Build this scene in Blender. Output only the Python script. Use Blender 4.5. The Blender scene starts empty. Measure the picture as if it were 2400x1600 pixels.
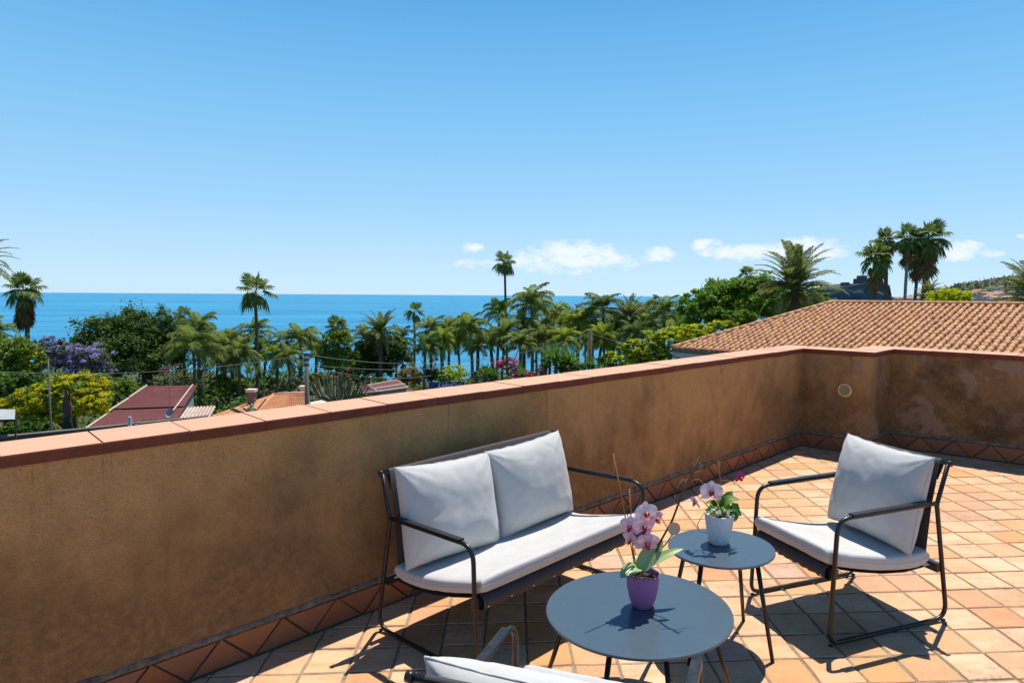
import bpy, bmesh, math, random
import numpy as np
from mathutils import Vector, Matrix, noise
R = math.radians
rng = random.Random(7)
nrg = np.random.default_rng(11)
sc = bpy.context.scene
COL = sc.collection

# ------------------------------------------------------------------ camera, sky, sun, exposure
CAMH = 1.64
FPX = 1550.0
ROLL = math.atan(.0063)
PITCH = math.atan(107.7 * math.cos(ROLL) / FPX)
_cp, _sp = math.cos(PITCH), math.sin(PITCH)
fwv = np.array([0, _cp, -_sp]); upv = np.array([0, _sp, _cp]); rtv = np.array([1., 0, 0])
r2v = rtv * math.cos(ROLL) + upv * math.sin(ROLL)
u2v = -rtv * math.sin(ROLL) + upv * math.cos(ROLL)
C0 = np.array([0, 0, CAMH])
cam_d = bpy.data.cameras.new('camera'); cam = bpy.data.objects.new('camera', cam_d); COL.objects.link(cam)
cam_d.sensor_width = 36.0; cam_d.lens = FPX / 2400 * 36; cam_d.clip_start = .05; cam_d.clip_end = 300000
m = Matrix((tuple(r2v), tuple(u2v), tuple(-fwv))).transposed().to_4x4()
m.translation = Vector(C0); cam.matrix_world = m
sc.camera = cam

SUN = Vector((.205, .365, 1.0)).normalized()
SUN_EL = math.asin(SUN.z); SUN_AZ = math.atan2(SUN.x, SUN.y)
sd = bpy.data.lights.new('sun', 'SUN'); sd.energy = 5.0; sd.angle = R(.5); sd.color = (1, .935, .83)
so = bpy.data.objects.new('sun', sd); COL.objects.link(so)
so.rotation_euler = (-SUN).to_track_quat('-Z', 'Y').to_euler(); so.location = (5, 9, 30)

def ray(x, y): return fwv * FPX + r2v * (x - 1200) + u2v * (800 - y)

world = bpy.data.worlds.new('World'); sc.world = world; world.use_nodes = True
def build_world():
    nt = world.node_tree; N = nt.nodes; L = nt.links
    bg = N['Background']; bg.inputs[1].default_value = .11
    sky = N.new('ShaderNodeTexSky'); sky.sky_type = 'NISHITA'; sky.sun_disc = False
    sky.sun_elevation = SUN_EL; sky.sun_rotation = SUN_AZ
    sky.altitude = 0; sky.air_density = .6; sky.dust_density = .3; sky.ozone_density = 2.0
    hs = N.new('ShaderNodeHueSaturation'); hs.inputs['Saturation'].default_value = 1.25; hs.inputs['Value'].default_value = 1.0
    gn = N.new('ShaderNodeMixRGB'); gn.blend_type = 'MULTIPLY'; gn.inputs[0].default_value = 1; gn.inputs[2].default_value = (.62, .74, .88, 1)
    L.new(sky.outputs[0], gn.inputs[1]); L.new(gn.outputs[0], hs.inputs['Color'])
    tc = N.new('ShaderNodeTexCoord'); sp = N.new('ShaderNodeSeparateXYZ'); L.new(tc.outputs['Generated'], sp.inputs[0])
    def math_(op, a, b=None):
        n = N.new('ShaderNodeMath'); n.operation = op
        for i, v in enumerate((a, b)):
            if v is None: continue
            if isinstance(v, (int, float)): n.inputs[i].default_value = v
            else: L.new(v, n.inputs[i])
        return n.outputs[0]
    az = math_('ARCTAN2', sp.outputs[0], sp.outputs[1]); el = math_('ARCSINE', sp.outputs[2])
    blobs = [(1107, 580, 24, 13, .9), (1110, 618, 70, 11, .55), (1265, 612, 75, 26, .7), (1345, 596, 105, 30, 1.0), (1430, 612, 80, 16, .8),
             (1545, 597, 36, 18, .9), (1655, 574, 36, 15, .8), (1735, 590, 95, 17, 1.0), (1880, 584, 95, 26, 1.0), (1948, 592, 38, 15, .9),
             (2250, 588, 55, 22, 1.0), (2318, 594, 34, 11, .8), (2395, 553, 12, 6, .6), (1340, 632, 150, 13, .4), (1800, 606, 140, 10, .4)]
    tot = None
    for x, y, hw, hh, k in blobs:
        d = ray(x, y); d = d / np.linalg.norm(d)
        a0 = math.atan2(d[0], d[1]); e0 = math.asin(d[2])
        d2 = ray(x + hw, y); wa = (math.atan2(d2[0], d2[1]) - a0) * 1.35; we = hh / FPX * 1.35 * math.cos(a0)
        da = math_('DIVIDE', math_('SUBTRACT', az, a0), wa); de = math_('DIVIDE', math_('SUBTRACT', el, e0), we)
        q = math_('ADD', math_('MULTIPLY', da, da), math_('MULTIPLY', de, de))
        mk = math_('MULTIPLY', math_('MAXIMUM', math_('SUBTRACT', 1.0, q), 0.0), k)
        tot = mk if tot is None else math_('MAXIMUM', tot, mk)
    mp = N.new('ShaderNodeMapping'); mp.inputs['Scale'].default_value = (1, 1, 1.7); L.new(tc.outputs['Generated'], mp.inputs[0])
    nz = N.new('ShaderNodeTexNoise'); nz.inputs['Scale'].default_value = 46; nz.inputs['Detail'].default_value = 10; nz.inputs['Roughness'].default_value = .68
    L.new(mp.outputs[0], nz.inputs['Vector'])
    f = math_('ADD', tot, math_('MULTIPLY', math_('SUBTRACT', nz.outputs[0], .5), 2.6))
    f = math_('MULTIPLY', f, math_('MINIMUM', math_('MULTIPLY', tot, 4.0), 1.0))
    mr = N.new('ShaderNodeMapRange'); mr.interpolation_type = 'SMOOTHSTEP'
    mr.inputs['From Min'].default_value = .10; mr.inputs['From Max'].default_value = 1.05; mr.inputs['To Max'].default_value = .86
    L.new(f, mr.inputs['Value'])
    # pale sea haze at the horizon deepening to azure, the same all the way round, giving way to the clear sky overhead
    cr = N.new('ShaderNodeValToRGB'); e = cr.color_ramp.elements
    st = [(0, (.49, .645, .765)), (3 / 90, (.44, .625, .77)), (8 / 90, (.315, .56, .765)), (15 / 90, (.20, .475, .735)), (25 / 90, (.105, .365, .68)), (45 / 90, (.05, .22, .50))]
    e[0].position = 0; e[0].color = (*st[0][1], 1); e[1].position = st[-1][0]; e[1].color = (*st[-1][1], 1)
    for p_, c_ in st[1:-1]: q_ = e.new(p_); q_.color = (*c_, 1)
    L.new(math_('DIVIDE', math_('MAXIMUM', el, 0.0), math.pi / 2), cr.inputs[0])
    x10 = N.new('ShaderNodeMixRGB'); x10.blend_type = 'MULTIPLY'; x10.inputs[0].default_value = 1; x10.inputs[2].default_value = (10, 10, 10, 1); L.new(cr.outputs[0], x10.inputs[1])
    hr = N.new('ShaderNodeMapRange'); hr.interpolation_type = 'SMOOTHSTEP'; hr.inputs['From Min'].default_value = R(14); hr.inputs['From Max'].default_value = R(55); hr.inputs['To Min'].default_value = .78; hr.inputs['To Max'].default_value = 0; L.new(el, hr.inputs['Value'])
    hm = N.new('ShaderNodeMixRGB'); L.new(hr.outputs[0], hm.inputs[0]); L.new(hs.outputs[0], hm.inputs[1]); L.new(x10.outputs[0], hm.inputs[2])
    mix = N.new('ShaderNodeMixRGB'); L.new(mr.outputs[0], mix.inputs[0]); L.new(hm.outputs[0], mix.inputs[1])
    mix.inputs[2].default_value = (6.9, 7.2, 7.4, 1)
    L.new(mix.outputs[0], bg.inputs[0])
build_world()
vs = sc.view_settings; vs.view_transform = 'Standard'; vs.look = 'None'; vs.exposure = .34; vs.gamma = 1; vs.use_curve_mapping = False
sc.cycles.max_bounces = 8; sc.cycles.diffuse_bounces = 4; sc.cycles.transmission_bounces = 4; sc.cycles.transparent_max_bounces = 8

# ------------------------------------------------------------------ geometry of the place
TX, TY = .0387, .0021                      # fall of the terrace floor
TH = R(41.8545)
n1 = np.array([-math.sin(TH), math.cos(TH), 0]); n3 = np.array([math.cos(TH), math.sin(TH), 0])
W1 = 1.8264 * CAMH; S3 = 4.3601 * CAMH; S2 = 4.0491 * CAMH; WJ = 2.335
ZC, CX, CY = CAMH * (1 - .3796), .0131, .0035
SEA_Z = -10.4
def fz(x, y): return TX * x + TY * y
def cz(x, y): return ZC + CX * x + CY * y
def ws(w, s): return n1 * w + n3 * s
def at_y(x, y, Y):
    d = ray(x, y); return C0 + d * (Y / d[1])
def floor_pt(x, y, dz=0):
    d = ray(x, y); t = (dz - CAMH) / (d[2] - TX * d[0] - TY * d[1]); return C0 + t * d
def on_plane(x, y, n, c):
    d = ray(x, y); t = (c - C0 @ n) / (d @ n); return C0 + t * d
def pix(X):
    X = np.asarray(X, float) - C0; d = X @ fwv
    return (1200 + FPX * (X @ r2v) / d, 800 - FPX * (X @ u2v) / d, d)
def shore(x): return 90 + 3 * math.sin(x * .11) + 2 * math.sin(x * .31 + 1) + max(0, x - 20) * .1
def ground_z(x, y):
    t = max(0, min(1, (y - 15) / 62)); z = -7.6 - .7 * t
    s = shore(x)
    if y > s - 10: z -= (y - s + 10) * .2
    return max(z, -13)

# ------------------------------------------------------------------ object helpers
def tag(o, label=None, cat=None, group=None, kind=None):
    if label: o['label'] = label
    if cat: o['category'] = cat
    if group: o['group'] = group
    if kind: o['kind'] = kind
    return o
def empty(name, loc=(0, 0, 0), label=None, cat=None, group=None, kind=None):
    o = bpy.data.objects.new(name, None); COL.objects.link(o); o.location = Vector(loc); o.empty_display_size = .1
    return tag(o, label, cat, group, kind)
def obj(name, me, mat=None, parent=None, loc=None):
    o = bpy.data.objects.new(name, me); COL.objects.link(o)
    if mat is not None and len(me.materials) == 0: me.materials.append(mat)
    if parent is not None: o.parent = parent
    if loc is not None: o.location = Vector(loc)
    return o
class MB:
    def __init__(self): self.v = []; self.f = []
    def add(self, vs, fs):
        b = len(self.v); self.v += [tuple(map(float, p)) for p in vs]; self.f += [tuple(i + b for i in f) for f in fs]; return b
    def box(self, p0, p1):
        (x0, y0, z0), (x1, y1, z1) = p0, p1
        self.add([(x0, y0, z0), (x1, y0, z0), (x1, y1, z0), (x0, y1, z0), (x0, y0, z1), (x1, y0, z1), (x1, y1, z1), (x0, y1, z1)],
                 [(3, 2, 1, 0), (4, 5, 6, 7), (0, 1, 5, 4), (1, 2, 6, 5), (2, 3, 7, 6), (3, 0, 4, 7)])
    def hexa(self, b, t):
        self.add(list(b) + list(t), [(3, 2, 1, 0), (4, 5, 6, 7), (0, 1, 5, 4), (1, 2, 6, 5), (2, 3, 7, 6), (3, 0, 4, 7)])
    def tube(self, path, r, n=8, closed=False, caps=True):
        P = [Vector(p) for p in path]; k = len(P)
        rad = [r] * k if isinstance(r, (int, float)) else list(r)
        T = []
        for i in range(k):
            a = P[(i - 1) % k] if (closed or i > 0) else P[i]; c = P[(i + 1) % k] if (closed or i < k - 1) else P[i]
            t = (c - a); T.append(t.normalized() if t.length > 1e-9 else Vector((0, 0, 1)))
        ref = Vector((0, 0, 1)) if abs(T[0].z) < .9 else Vector((1, 0, 0))
        nrm = T[0].cross(ref).normalized(); vs = []
        for i in range(k):
            nrm = (nrm - T[i] * nrm.dot(T[i]))
            if nrm.length < 1e-6: nrm = T[i].orthogonal()
            nrm.normalize(); bi = T[i].cross(nrm)
            for j in range(n):
                a = 2 * math.pi * j / n; vs.append(P[i] + (nrm * math.cos(a) + bi * math.sin(a)) * rad[i])
        fs = []
        for i in range(k if closed else k - 1):
            i2 = (i + 1) % k
            for j in range(n):
                j2 = (j + 1) % n; fs.append((i * n + j, i * n + j2, i2 * n + j2, i2 * n + j))
        if caps and not closed: fs += [tuple(reversed(range(n))), tuple((k - 1) * n + j for j in range(n))]
        self.add(vs, fs)
    def lathe(self, prof, c=(0, 0, 0), n=32):
        vs = []; k = len(prof)
        for r, z in prof:
            for j in range(n):
                a = 2 * math.pi * j / n; vs.append((c[0] + r * math.cos(a), c[1] + r * math.sin(a), c[2] + z))
        fs = [(i * n + j, i * n + (j + 1) % n, (i + 1) * n + (j + 1) % n, (i + 1) * n + j) for i in range(k - 1) for j in range(n)]
        fs += [tuple(reversed(range(n))), tuple((k - 1) * n + j for j in range(n))]
        self.add(vs, fs)
    def mesh(self, name, smooth=False, off=None):
        me = bpy.data.meshes.new(name)
        v = self.v if off is None else [(a - off[0], b - off[1], c - off[2]) for a, b, c in self.v]
        me.from_pydata(v, [], self.f); me.update()
        if smooth: me.polygons.foreach_set('use_smooth', [True] * len(me.polygons))
        return me
    def build(self, name, mat, parent=None, smooth=False, off=None):
        """vertices are world coordinates; a parent's location is taken off"""
        if off is None and parent is not None: off = parent.location if parent.parent is None else parent.location + parent.parent.location
        return obj(name, self.mesh(name, smooth, off), mat, parent)
def fillet(pts, r, seg=6, closed=False):
    """rounds the corners of a polyline; r one radius or one per point"""
    P = [Vector(p) for p in pts]; k = len(P); rr = [r] * k if isinstance(r, (int, float)) else r
    out = []
    for i in range(k):
        if not closed and i in (0, k - 1) or rr[i] <= 0: out.append(P[i]); continue
        a = (P[(i - 1) % k] - P[i]); c = (P[(i + 1) % k] - P[i]); la, lc = a.length, c.length; a.normalize(); c.normalize()
        ang = a.angle(c); t = min(rr[i] / math.tan(ang / 2), la * .49, lc * .49)
        p0, p2 = P[i] + a * t, P[i] + c * t
        for j in range(seg + 1):
            s = j / seg; out.append(p0 * (1 - s) ** 2 + P[i] * 2 * s * (1 - s) + p2 * s * s)
    return out

# ------------------------------------------------------------------ materials
MATS = {}
def mat(name, base=(.5, .5, .5), rough=.6, spec=.4, metal=0.0):
    if name in MATS: return MATS[name]
    m = bpy.data.materials.new(name); m.use_nodes = True; MATS[name] = m
    b = m.node_tree.nodes['Principled BSDF']
    b.inputs['Base Color'].default_value = (*base, 1); b.inputs['Roughness'].default_value = rough
    b.inputs['Specular IOR Level'].default_value = spec; b.inputs['Metallic'].default_value = metal
    return m
class NT:
    def __init__(self, m): self.t = m.node_tree; self.b = self.t.nodes['Principled BSDF']
    def n(self, typ, **k):
        x = self.t.nodes.new(typ)
        for a, v in k.items(): setattr(x, a, v)
        return x
    def l(self, a, b): self.t.links.new(a, b)
    def pos(self): return self.n('ShaderNodeNewGeometry').outputs['Position']
    def ob(self): return self.n('ShaderNodeTexCoord').outputs['Object']
    def mapping(self, v, scale=(1, 1, 1), loc=(0, 0, 0), rot=(0, 0, 0)):
        x = self.n('ShaderNodeMapping'); x.inputs['Scale'].default_value = scale; x.inputs['Location'].default_value = loc; x.inputs['Rotation'].default_value = rot
        self.l(v, x.inputs[0]); return x.outputs[0]
    def noise(self, v, scale, detail=4, rough=.55, dist=0):
        x = self.n('ShaderNodeTexNoise'); x.inputs['Scale'].default_value = scale; x.inputs['Detail'].default_value = detail
        x.inputs['Roughness'].default_value = rough; x.inputs['Distortion'].default_value = dist
        if v is not None: self.l(v, x.inputs['Vector'])
        return x.outputs[0]
    def ramp(self, f, stops, interp='LINEAR'):
        x = self.n('ShaderNodeValToRGB'); cr = x.color_ramp; cr.interpolation = interp
        while len(cr.elements) > 1: cr.elements.remove(cr.elements[0])
        for i, (p, c) in enumerate(stops):
            e = cr.elements[0] if i == 0 else cr.elements.new(p)
            e.position = p; e.color = (*c, 1) if len(c) == 3 else c
        self.l(f, x.inputs[0]); return x.outputs[0]
    def mix(self, f, a, b, mode='MIX'):
        x = self.n('ShaderNodeMixRGB', blend_type=mode)
        for i, v in enumerate((f, a, b)):
            if isinstance(v, (int, float)): x.inputs[i].default_value = v
            elif isinstance(v, tuple): x.inputs[i].default_value = (*v, 1)
            else: self.l(v, x.inputs[i])
        return x.outputs[0]
    def m(self, op, a, b=0.0, c=None):
        x = self.n('ShaderNodeMath', operation=op)
        for i, v in enumerate((a, b, c)):
            if v is None: continue
            if isinstance(v, (int, float)): x.inputs[i].default_value = v
            else: self.l(v, x.inputs[i])
        return x.outputs[0]
    def bump(self, h, strength=.3, dist=.01):
        x = self.n('ShaderNodeBump'); x.inputs['Strength'].default_value = strength; x.inputs['Distance'].default_value = dist
        self.l(h, x.inputs['Height']); self.l(x.outputs[0], self.b.inputs['Normal'])
    def base(self, c): self.l(c, self.b.inputs['Base Color'])
    def rough(self, c): self.l(c, self.b.inputs['Roughness'])

TILE = .2002; TO = (1.2684 * CAMH, 2.202 * CAMH)
def mat_floor_tile():
    m = mat('terracotta_floor', rough=.62, spec=.35); k = NT(m); p = k.pos()
    q = k.mapping(p, scale=(1 / TILE, 1 / TILE, 0), loc=(-TO[0] / TILE + 40, -TO[1] / TILE + 40, 0))
    fl = k.n('ShaderNodeVectorMath', operation='FLOOR'); k.l(q, fl.inputs[0])
    wn = k.n('ShaderNodeTexWhiteNoise', noise_dimensions='3D'); k.l(fl.outputs[0], wn.inputs[0])
    base = k.ramp(wn.outputs['Value'], [(0, (.60, .285, .125)), (.14, (.67, .40, .23)), (.34, (.71, .45, .28)), (.52, (.64, .345, .18)), (.68, (.72, .47, .30)), (.82, (.66, .30, .10)), (.92, (.56, .25, .115)), (1, (.55, .37, .28))])
    # per tile shifted cloudy firing marks
    sh = k.n('ShaderNodeVectorMath', operation='MULTIPLY_ADD'); k.l(wn.outputs['Color'], sh.inputs[0]); sh.inputs[1].default_value = (30, 30, 30); k.l(p, sh.inputs[2])
    n_1 = k.noise(k.mapping(sh.outputs[0], scale=(1, 2.2, 1)), 5.5, 5, .6)
    c = k.mix(k.ramp(n_1, [(.42, (0, 0, 0)), (.68, (.8, .8, .8))]), base, (.61, .30, .14))
    n_2 = k.noise(sh.outputs[0], 9, 5, .65, 1.0)
    c = k.mix(k.ramp(n_2, [(.60, (0, 0, 0)), (.74, (.5, .5, .5))]), c, (.48, .38, .34))
    n_3 = k.noise(p, 60, 5, .7)
    c = k.mix(k.ramp(n_3, [(.58, (0, 0, 0)), (.72, (.55, .55, .55))]), c, (.36, .21, .12))
    big = k.noise(p, 2.1, 6, .72)
    c = k.mix(k.m('MULTIPLY', k.ramp(big, [(.50, (0, 0, 0)), (.68, (.75, .75, .75))]), k.ramp(n_3, [(.40, (.2, .2, .2)), (.60, (1, 1, 1))])), c, (.24, .16, .10))
    k.base(c)
    k.bump(k.m('ADD', k.noise(p, 30, 6, .6), k.m('MULTIPLY', k.noise(p, 240, 3, .6), .35)), .35, .006)
    return m
def mat_grout():
    m = mat('grout', rough=.95, spec=.1); k = NT(m); p = k.pos()
    k.base(k.ramp(k.noise(p, 22, 6, .7), [(.3, (.15, .115, .082)), (.5, (.27, .21, .15)), (.75, (.40, .31, .225))])); k.bump(k.noise(p, 130, 4, .7), .5, .004); return m
def mat_skirting():
    m = mat('terracotta_skirting', rough=.55, spec=.4); k = NT(m); p = k.ob(); r_ = k.n('ShaderNodeObjectInfo').outputs['Random']
    c = k.ramp(r_, [(0, (.29, .085, .028)), (.35, (.22, .085, .042)), (.7, (.34, .115, .04)), (1, (.18, .08, .05))])
    w = k.pos(); n = k.noise(w, 14, 6, .65)
    c = k.mix(k.ramp(n, [(.5, (0, 0, 0)), (.75, (.7, .7, .7))]), c, (.20, .12, .08)); k.base(c); k.bump(k.noise(w, 45, 5, .6), .35, .005); return m
def mat_plaster():
    m = mat('ochre_plaster', rough=.92, spec=.15); k = NT(m); p = k.pos()
    z = k.n('ShaderNodeSeparateXYZ'); k.l(p, z.inputs[0]); Z = z.outputs[2]
    # distance along the far walls (n3 direction) marks the damper corner
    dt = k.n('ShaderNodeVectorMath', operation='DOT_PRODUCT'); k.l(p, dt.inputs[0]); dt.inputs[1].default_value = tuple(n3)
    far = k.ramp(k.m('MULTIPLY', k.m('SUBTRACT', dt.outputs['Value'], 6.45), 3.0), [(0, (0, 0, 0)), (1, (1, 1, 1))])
    big = k.noise(k.mapping(p, scale=(1.1, 1.1, .75)), 1.4, 8, .66, .2)
    streak = k.noise(k.mapping(p, scale=(6, 6, .7)), 2.2, 5, .6)
    fine = k.noise(p, 26, 7, .72)
    g = k.m('ADD', k.m('MULTIPLY', big, 1.0), k.m('MULTIPLY', streak, .16)); g = k.m('ADD', g, k.m('MULTIPLY', fine, .48)); g = k.m('ADD', g, k.m('MULTIPLY', k.m('SUBTRACT', k.noise(p, 6, 5, .65), .4), .35))
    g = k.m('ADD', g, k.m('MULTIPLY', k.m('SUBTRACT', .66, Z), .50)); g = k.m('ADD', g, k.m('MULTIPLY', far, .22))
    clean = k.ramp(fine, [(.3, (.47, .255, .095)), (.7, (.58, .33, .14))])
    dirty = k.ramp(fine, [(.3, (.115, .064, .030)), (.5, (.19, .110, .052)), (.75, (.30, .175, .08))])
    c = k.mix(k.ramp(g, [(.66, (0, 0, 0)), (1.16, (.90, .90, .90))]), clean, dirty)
    # old flaked patches, greyish pink, on the far walls
    pt = k.noise(k.mapping(p, loc=(3.1, 1.7, .4)), 3.6, 5, .55, .2)
    c = k.mix(k.m('MULTIPLY', far, k.ramp(pt, [(.54, (0, 0, 0)), (.565, (.85, .85, .85))])), c, (.30, .20, .145))
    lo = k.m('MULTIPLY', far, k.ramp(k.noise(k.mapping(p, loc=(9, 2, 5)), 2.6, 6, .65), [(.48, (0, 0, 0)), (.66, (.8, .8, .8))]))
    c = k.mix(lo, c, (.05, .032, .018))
    sp = k.noise(p, 75, 3, .6); c = k.mix(k.ramp(sp, [(.66, (0, 0, 0)), (.72, (.5, .5, .5))]), c, (.33, .20, .10))
    gr = k.noise(k.mapping(p, scale=(1, 1, 1.6)), 130, 4, .75); c = k.mix(k.ramp(gr, [(.38, (.5, .5, .5)), (.50, (0, 0, 0))]), c, (.17, .095, .042)); c = k.mix(k.ramp(gr, [(.60, (0, 0, 0)), (.72, (.5, .5, .5))]), c, (.50, .30, .14))
    # hairline cracks and drips from the coping
    vo = k.n('ShaderNodeTexVoronoi', feature='DISTANCE_TO_EDGE'); vo.inputs['Scale'].default_value = 1.3; wob = k.n('ShaderNodeVectorMath', operation='MULTIPLY_ADD'); nv = k.n('ShaderNodeTexNoise'); nv.inputs['Scale'].default_value = 7; nv.inputs['Detail'].default_value = 5; k.l(p, nv.inputs['Vector'])
    k.l(nv.outputs['Color'], wob.inputs[0]); wob.inputs[1].default_value = (.28, .28, .28); k.l(p, wob.inputs[2]); k.l(wob.outputs[0], vo.inputs['Vector'])
    c = k.mix(k.m('MULTIPLY', k.ramp(vo.outputs['Distance'], [(0, (.35, .35, .35)), (.003, (0, 0, 0))]), k.ramp(k.noise(p, .9, 2), [(.5, (0, 0, 0)), (.6, (1, 1, 1))])), c, (.07, .04, .02))
    drip = k.m('MULTIPLY', k.ramp(k.noise(k.mapping(p, scale=(1, 1, .06)), 16, 4, .7), [(.60, (0, 0, 0)), (.68, (.6, .6, .6))]), k.ramp(Z, [(.62, (0, 0, 0)), (1.0, (1, 1, 1))])); c = k.mix(drip, c, (.17, .10, .05))
    k.base(c); k.bump(k.m('ADD', k.m('ADD', k.noise(p, 90, 6, .75), k.m('MULTIPLY', k.noise(k.mapping(p, scale=(1, 1, 2.5)), 18, 4, .6), .8)), k.m('MULTIPLY', big, 1.2)), .75, .007); return m
def mat_coping():
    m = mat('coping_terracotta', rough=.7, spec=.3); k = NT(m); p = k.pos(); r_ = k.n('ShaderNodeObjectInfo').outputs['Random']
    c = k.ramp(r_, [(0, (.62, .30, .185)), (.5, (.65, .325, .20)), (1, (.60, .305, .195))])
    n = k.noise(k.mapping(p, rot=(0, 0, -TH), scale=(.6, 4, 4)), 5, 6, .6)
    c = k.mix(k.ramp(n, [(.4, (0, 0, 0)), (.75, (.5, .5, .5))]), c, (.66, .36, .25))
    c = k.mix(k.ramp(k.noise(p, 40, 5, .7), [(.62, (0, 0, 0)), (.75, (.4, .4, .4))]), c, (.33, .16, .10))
    # sunlit top and shaded sides painted in: pale upward faces, dark red elsewhere
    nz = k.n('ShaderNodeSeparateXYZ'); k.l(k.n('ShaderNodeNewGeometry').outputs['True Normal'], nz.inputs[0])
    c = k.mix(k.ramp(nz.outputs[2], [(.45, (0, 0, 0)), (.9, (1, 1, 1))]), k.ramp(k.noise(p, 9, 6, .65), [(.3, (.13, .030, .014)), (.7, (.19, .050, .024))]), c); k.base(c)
    k.bump(k.noise(p, 70, 5, .6), .2, .004); return m
def mat_mortar():
    m = mat('grey_mortar', rough=.95, spec=.1); k = NT(m); p = k.pos()
    k.base(k.ramp(k.noise(p, 25, 6, .7), [(.3, (.06, .05, .04)), (.55, (.20, .165, .13)), (.8, (.32, .27, .225))])); k.bump(k.noise(p, 90, 5, .7), .8, .008); return m
def mat_roof_tile():
    m = mat('roof_clay', rough=.78, spec=.25); k = NT(m); p = k.pos()
    r_ = k.n('ShaderNodeObjectInfo').outputs['Random']; at = k.n('ShaderNodeAttribute', attribute_name='rnd').outputs['Fac']
    rr = k.m('FRACT', k.m('ADD', k.m('MULTIPLY', r_, 7.31), k.m('MULTIPLY', at, 5.17)))
    c = k.ramp(rr, [(0, (.64, .27, .11)), (.25, (.70, .355, .165)), (.5, (.60, .275, .13)), (.7, (.73, .40, .19)), (.88, (.55, .245, .14)), (1, (.68, .33, .14))])
    c = k.mix(k.ramp(k.noise(p, 7, 6, .7), [(.5, (0, 0, 0)), (.72, (.4, .4, .4))]), c, (.46, .27, .18))
    c = k.mix(k.ramp(k.noise(p, 40, 4, .7), [(.6, (0, 0, 0)), (.75, (.3, .3, .3))]), c, (.30, .18, .12))
    c = k.mix(k.ramp(k.noise(p, 3.2, 7, .75), [(.60, (0, 0, 0)), (.70, (.55, .55, .55))]), c, (.42, .36, .24))
    k.base(c); k.bump(k.noise(p, 60, 4, .6), .3, .005); return m
def mat_fabric():
    m = mat('white_canvas', rough=.9, spec=.15); k = NT(m); p = k.ob()
    c = k.ramp(k.noise(p, 9, 5, .6), [(.3, (.48, .478, .472)), (.7, (.545, .54, .53))]); k.base(c)
    w1 = k.n('ShaderNodeTexWave', bands_direction='X'); w1.inputs['Scale'].default_value = 210; k.l(p, w1.inputs[0])
    w2 = k.n('ShaderNodeTexWave', bands_direction='Z'); w2.inputs['Scale'].default_value = 210; k.l(p, w2.inputs[0])
    k.bump(k.m('ADD', k.m('MULTIPLY', k.m('ADD', w1.outputs['Fac'], w2.outputs['Fac']), .12), k.m('ADD', k.noise(p, 16, 4, .6), k.m('MULTIPLY', k.noise(k.mapping(p, scale=(1, 1, 3)), 140, 3, .6), .12))), .30, .008)
    k.b.inputs['Sheen Weight'].default_value = .1; return m
def mat_metal():
    m = mat('charcoal_metal', (.012, .012, .013), .30, .45); k = NT(m); p = k.ob()
    k.rough(k.ramp(k.noise(p, 30, 4, .6), [(.3, (.26, .26, .26)), (.7, (.42, .42, .42))])); k.bump(k.noise(p, 300, 2, .5), .05, .002); return m
def mat_tabletop():
    m = mat('slate_tabletop', (.10, .125, .14), .42, .5); k = NT(m); p = k.ob()
    k.base(k.ramp(k.noise(k.mapping(p, scale=(1, 6, 1)), 14, 5, .65), [(.3, (.058, .090, .120)), (.7, (.062, .095, .126))]))
    k.rough(k.ramp(k.noise(p, 11, 5, .7), [(.3, (.23, .23, .23)), (.7, (.28, .28, .28))])); return m
def mat_sling():
    m = mat('charcoal_sling', (.060, .058, .062), .75, .3); k = NT(m); p = k.ob()
    a = k.n('ShaderNodeTexWave', bands_direction='DIAGONAL'); a.inputs['Scale'].default_value = 160; k.l(p, a.inputs[0]); k.bump(a.outputs['Fac'], .25, .003); return m
def leafmat(name, c1, c2, c3=None, trans=.25, rough=.5):
    m = mat(name, c1, max(.6, rough), .18); k = NT(m); g = k.n('ShaderNodeNewGeometry')
    stops = [(0, c1), (.6, c2)] + ([(1, c3)] if c3 else [])
    col = k.ramp(g.outputs['Random Per Island'], stops); k.base(col)
    tr = k.n('ShaderNodeBsdfTranslucent'); k.l(col, tr.inputs[0])
    mx = k.n('ShaderNodeMixShader'); mx.inputs[0].default_value = trans
    out = k.t.nodes['Material Output']; k.l(k.b.outputs[0], mx.inputs[1]); k.l(tr.outputs[0], mx.inputs[2]); k.l(mx.outputs[0], out.inputs[0]); return m
def noisy(name, stops, scale, rough=.85, bump=.3, bscale=None, dist=.01, coord='pos', spec=.25, stretch=(1, 1, 1)):
    m = mat(name, rough=rough, spec=spec); k = NT(m); p = k.pos() if coord == 'pos' else k.ob()
    p = k.mapping(p, scale=stretch)
    k.base(k.ramp(k.noise(p, scale, 6, .65), stops))
    if bump: k.bump(k.noise(p, bscale or scale * 4, 5, .65), bump, dist)
    return m

mat_floor_tile(); mat_grout(); mat_skirting(); mat_plaster(); mat_coping(); mat_mortar(); mat_roof_tile(); mat_fabric(); mat_metal(); mat_tabletop(); mat_sling()
noisy('palm_trunk', [(.3, (.075, .055, .04)), (.7, (.20, .15, .11))], 3, .95, .8, 9, .04, 'ob', stretch=(1, 1, 4))
noisy('pale_trunk', [(.3, (.20, .19, .175)), (.7, (.34, .32, .29))], 3, .9, .5, 9, .03, 'ob', stretch=(1, 1, 3))
noisy('bark', [(.3, (.05, .035, .025)), (.7, (.15, .11, .08))], 3, .95, .8, 12, .04, 'ob', stretch=(1, 1, .4))
leafmat('queen_frond', (0.117, 0.182, 0.026), (0.208, 0.280, 0.052), (0.351, 0.370, 0.104), .52, .6)
leafmat('queen_frond_bright', (0.175, 0.250, 0.020), (0.275, 0.362, 0.037), (0.388, 0.419, 0.069), .52, .6)
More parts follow.
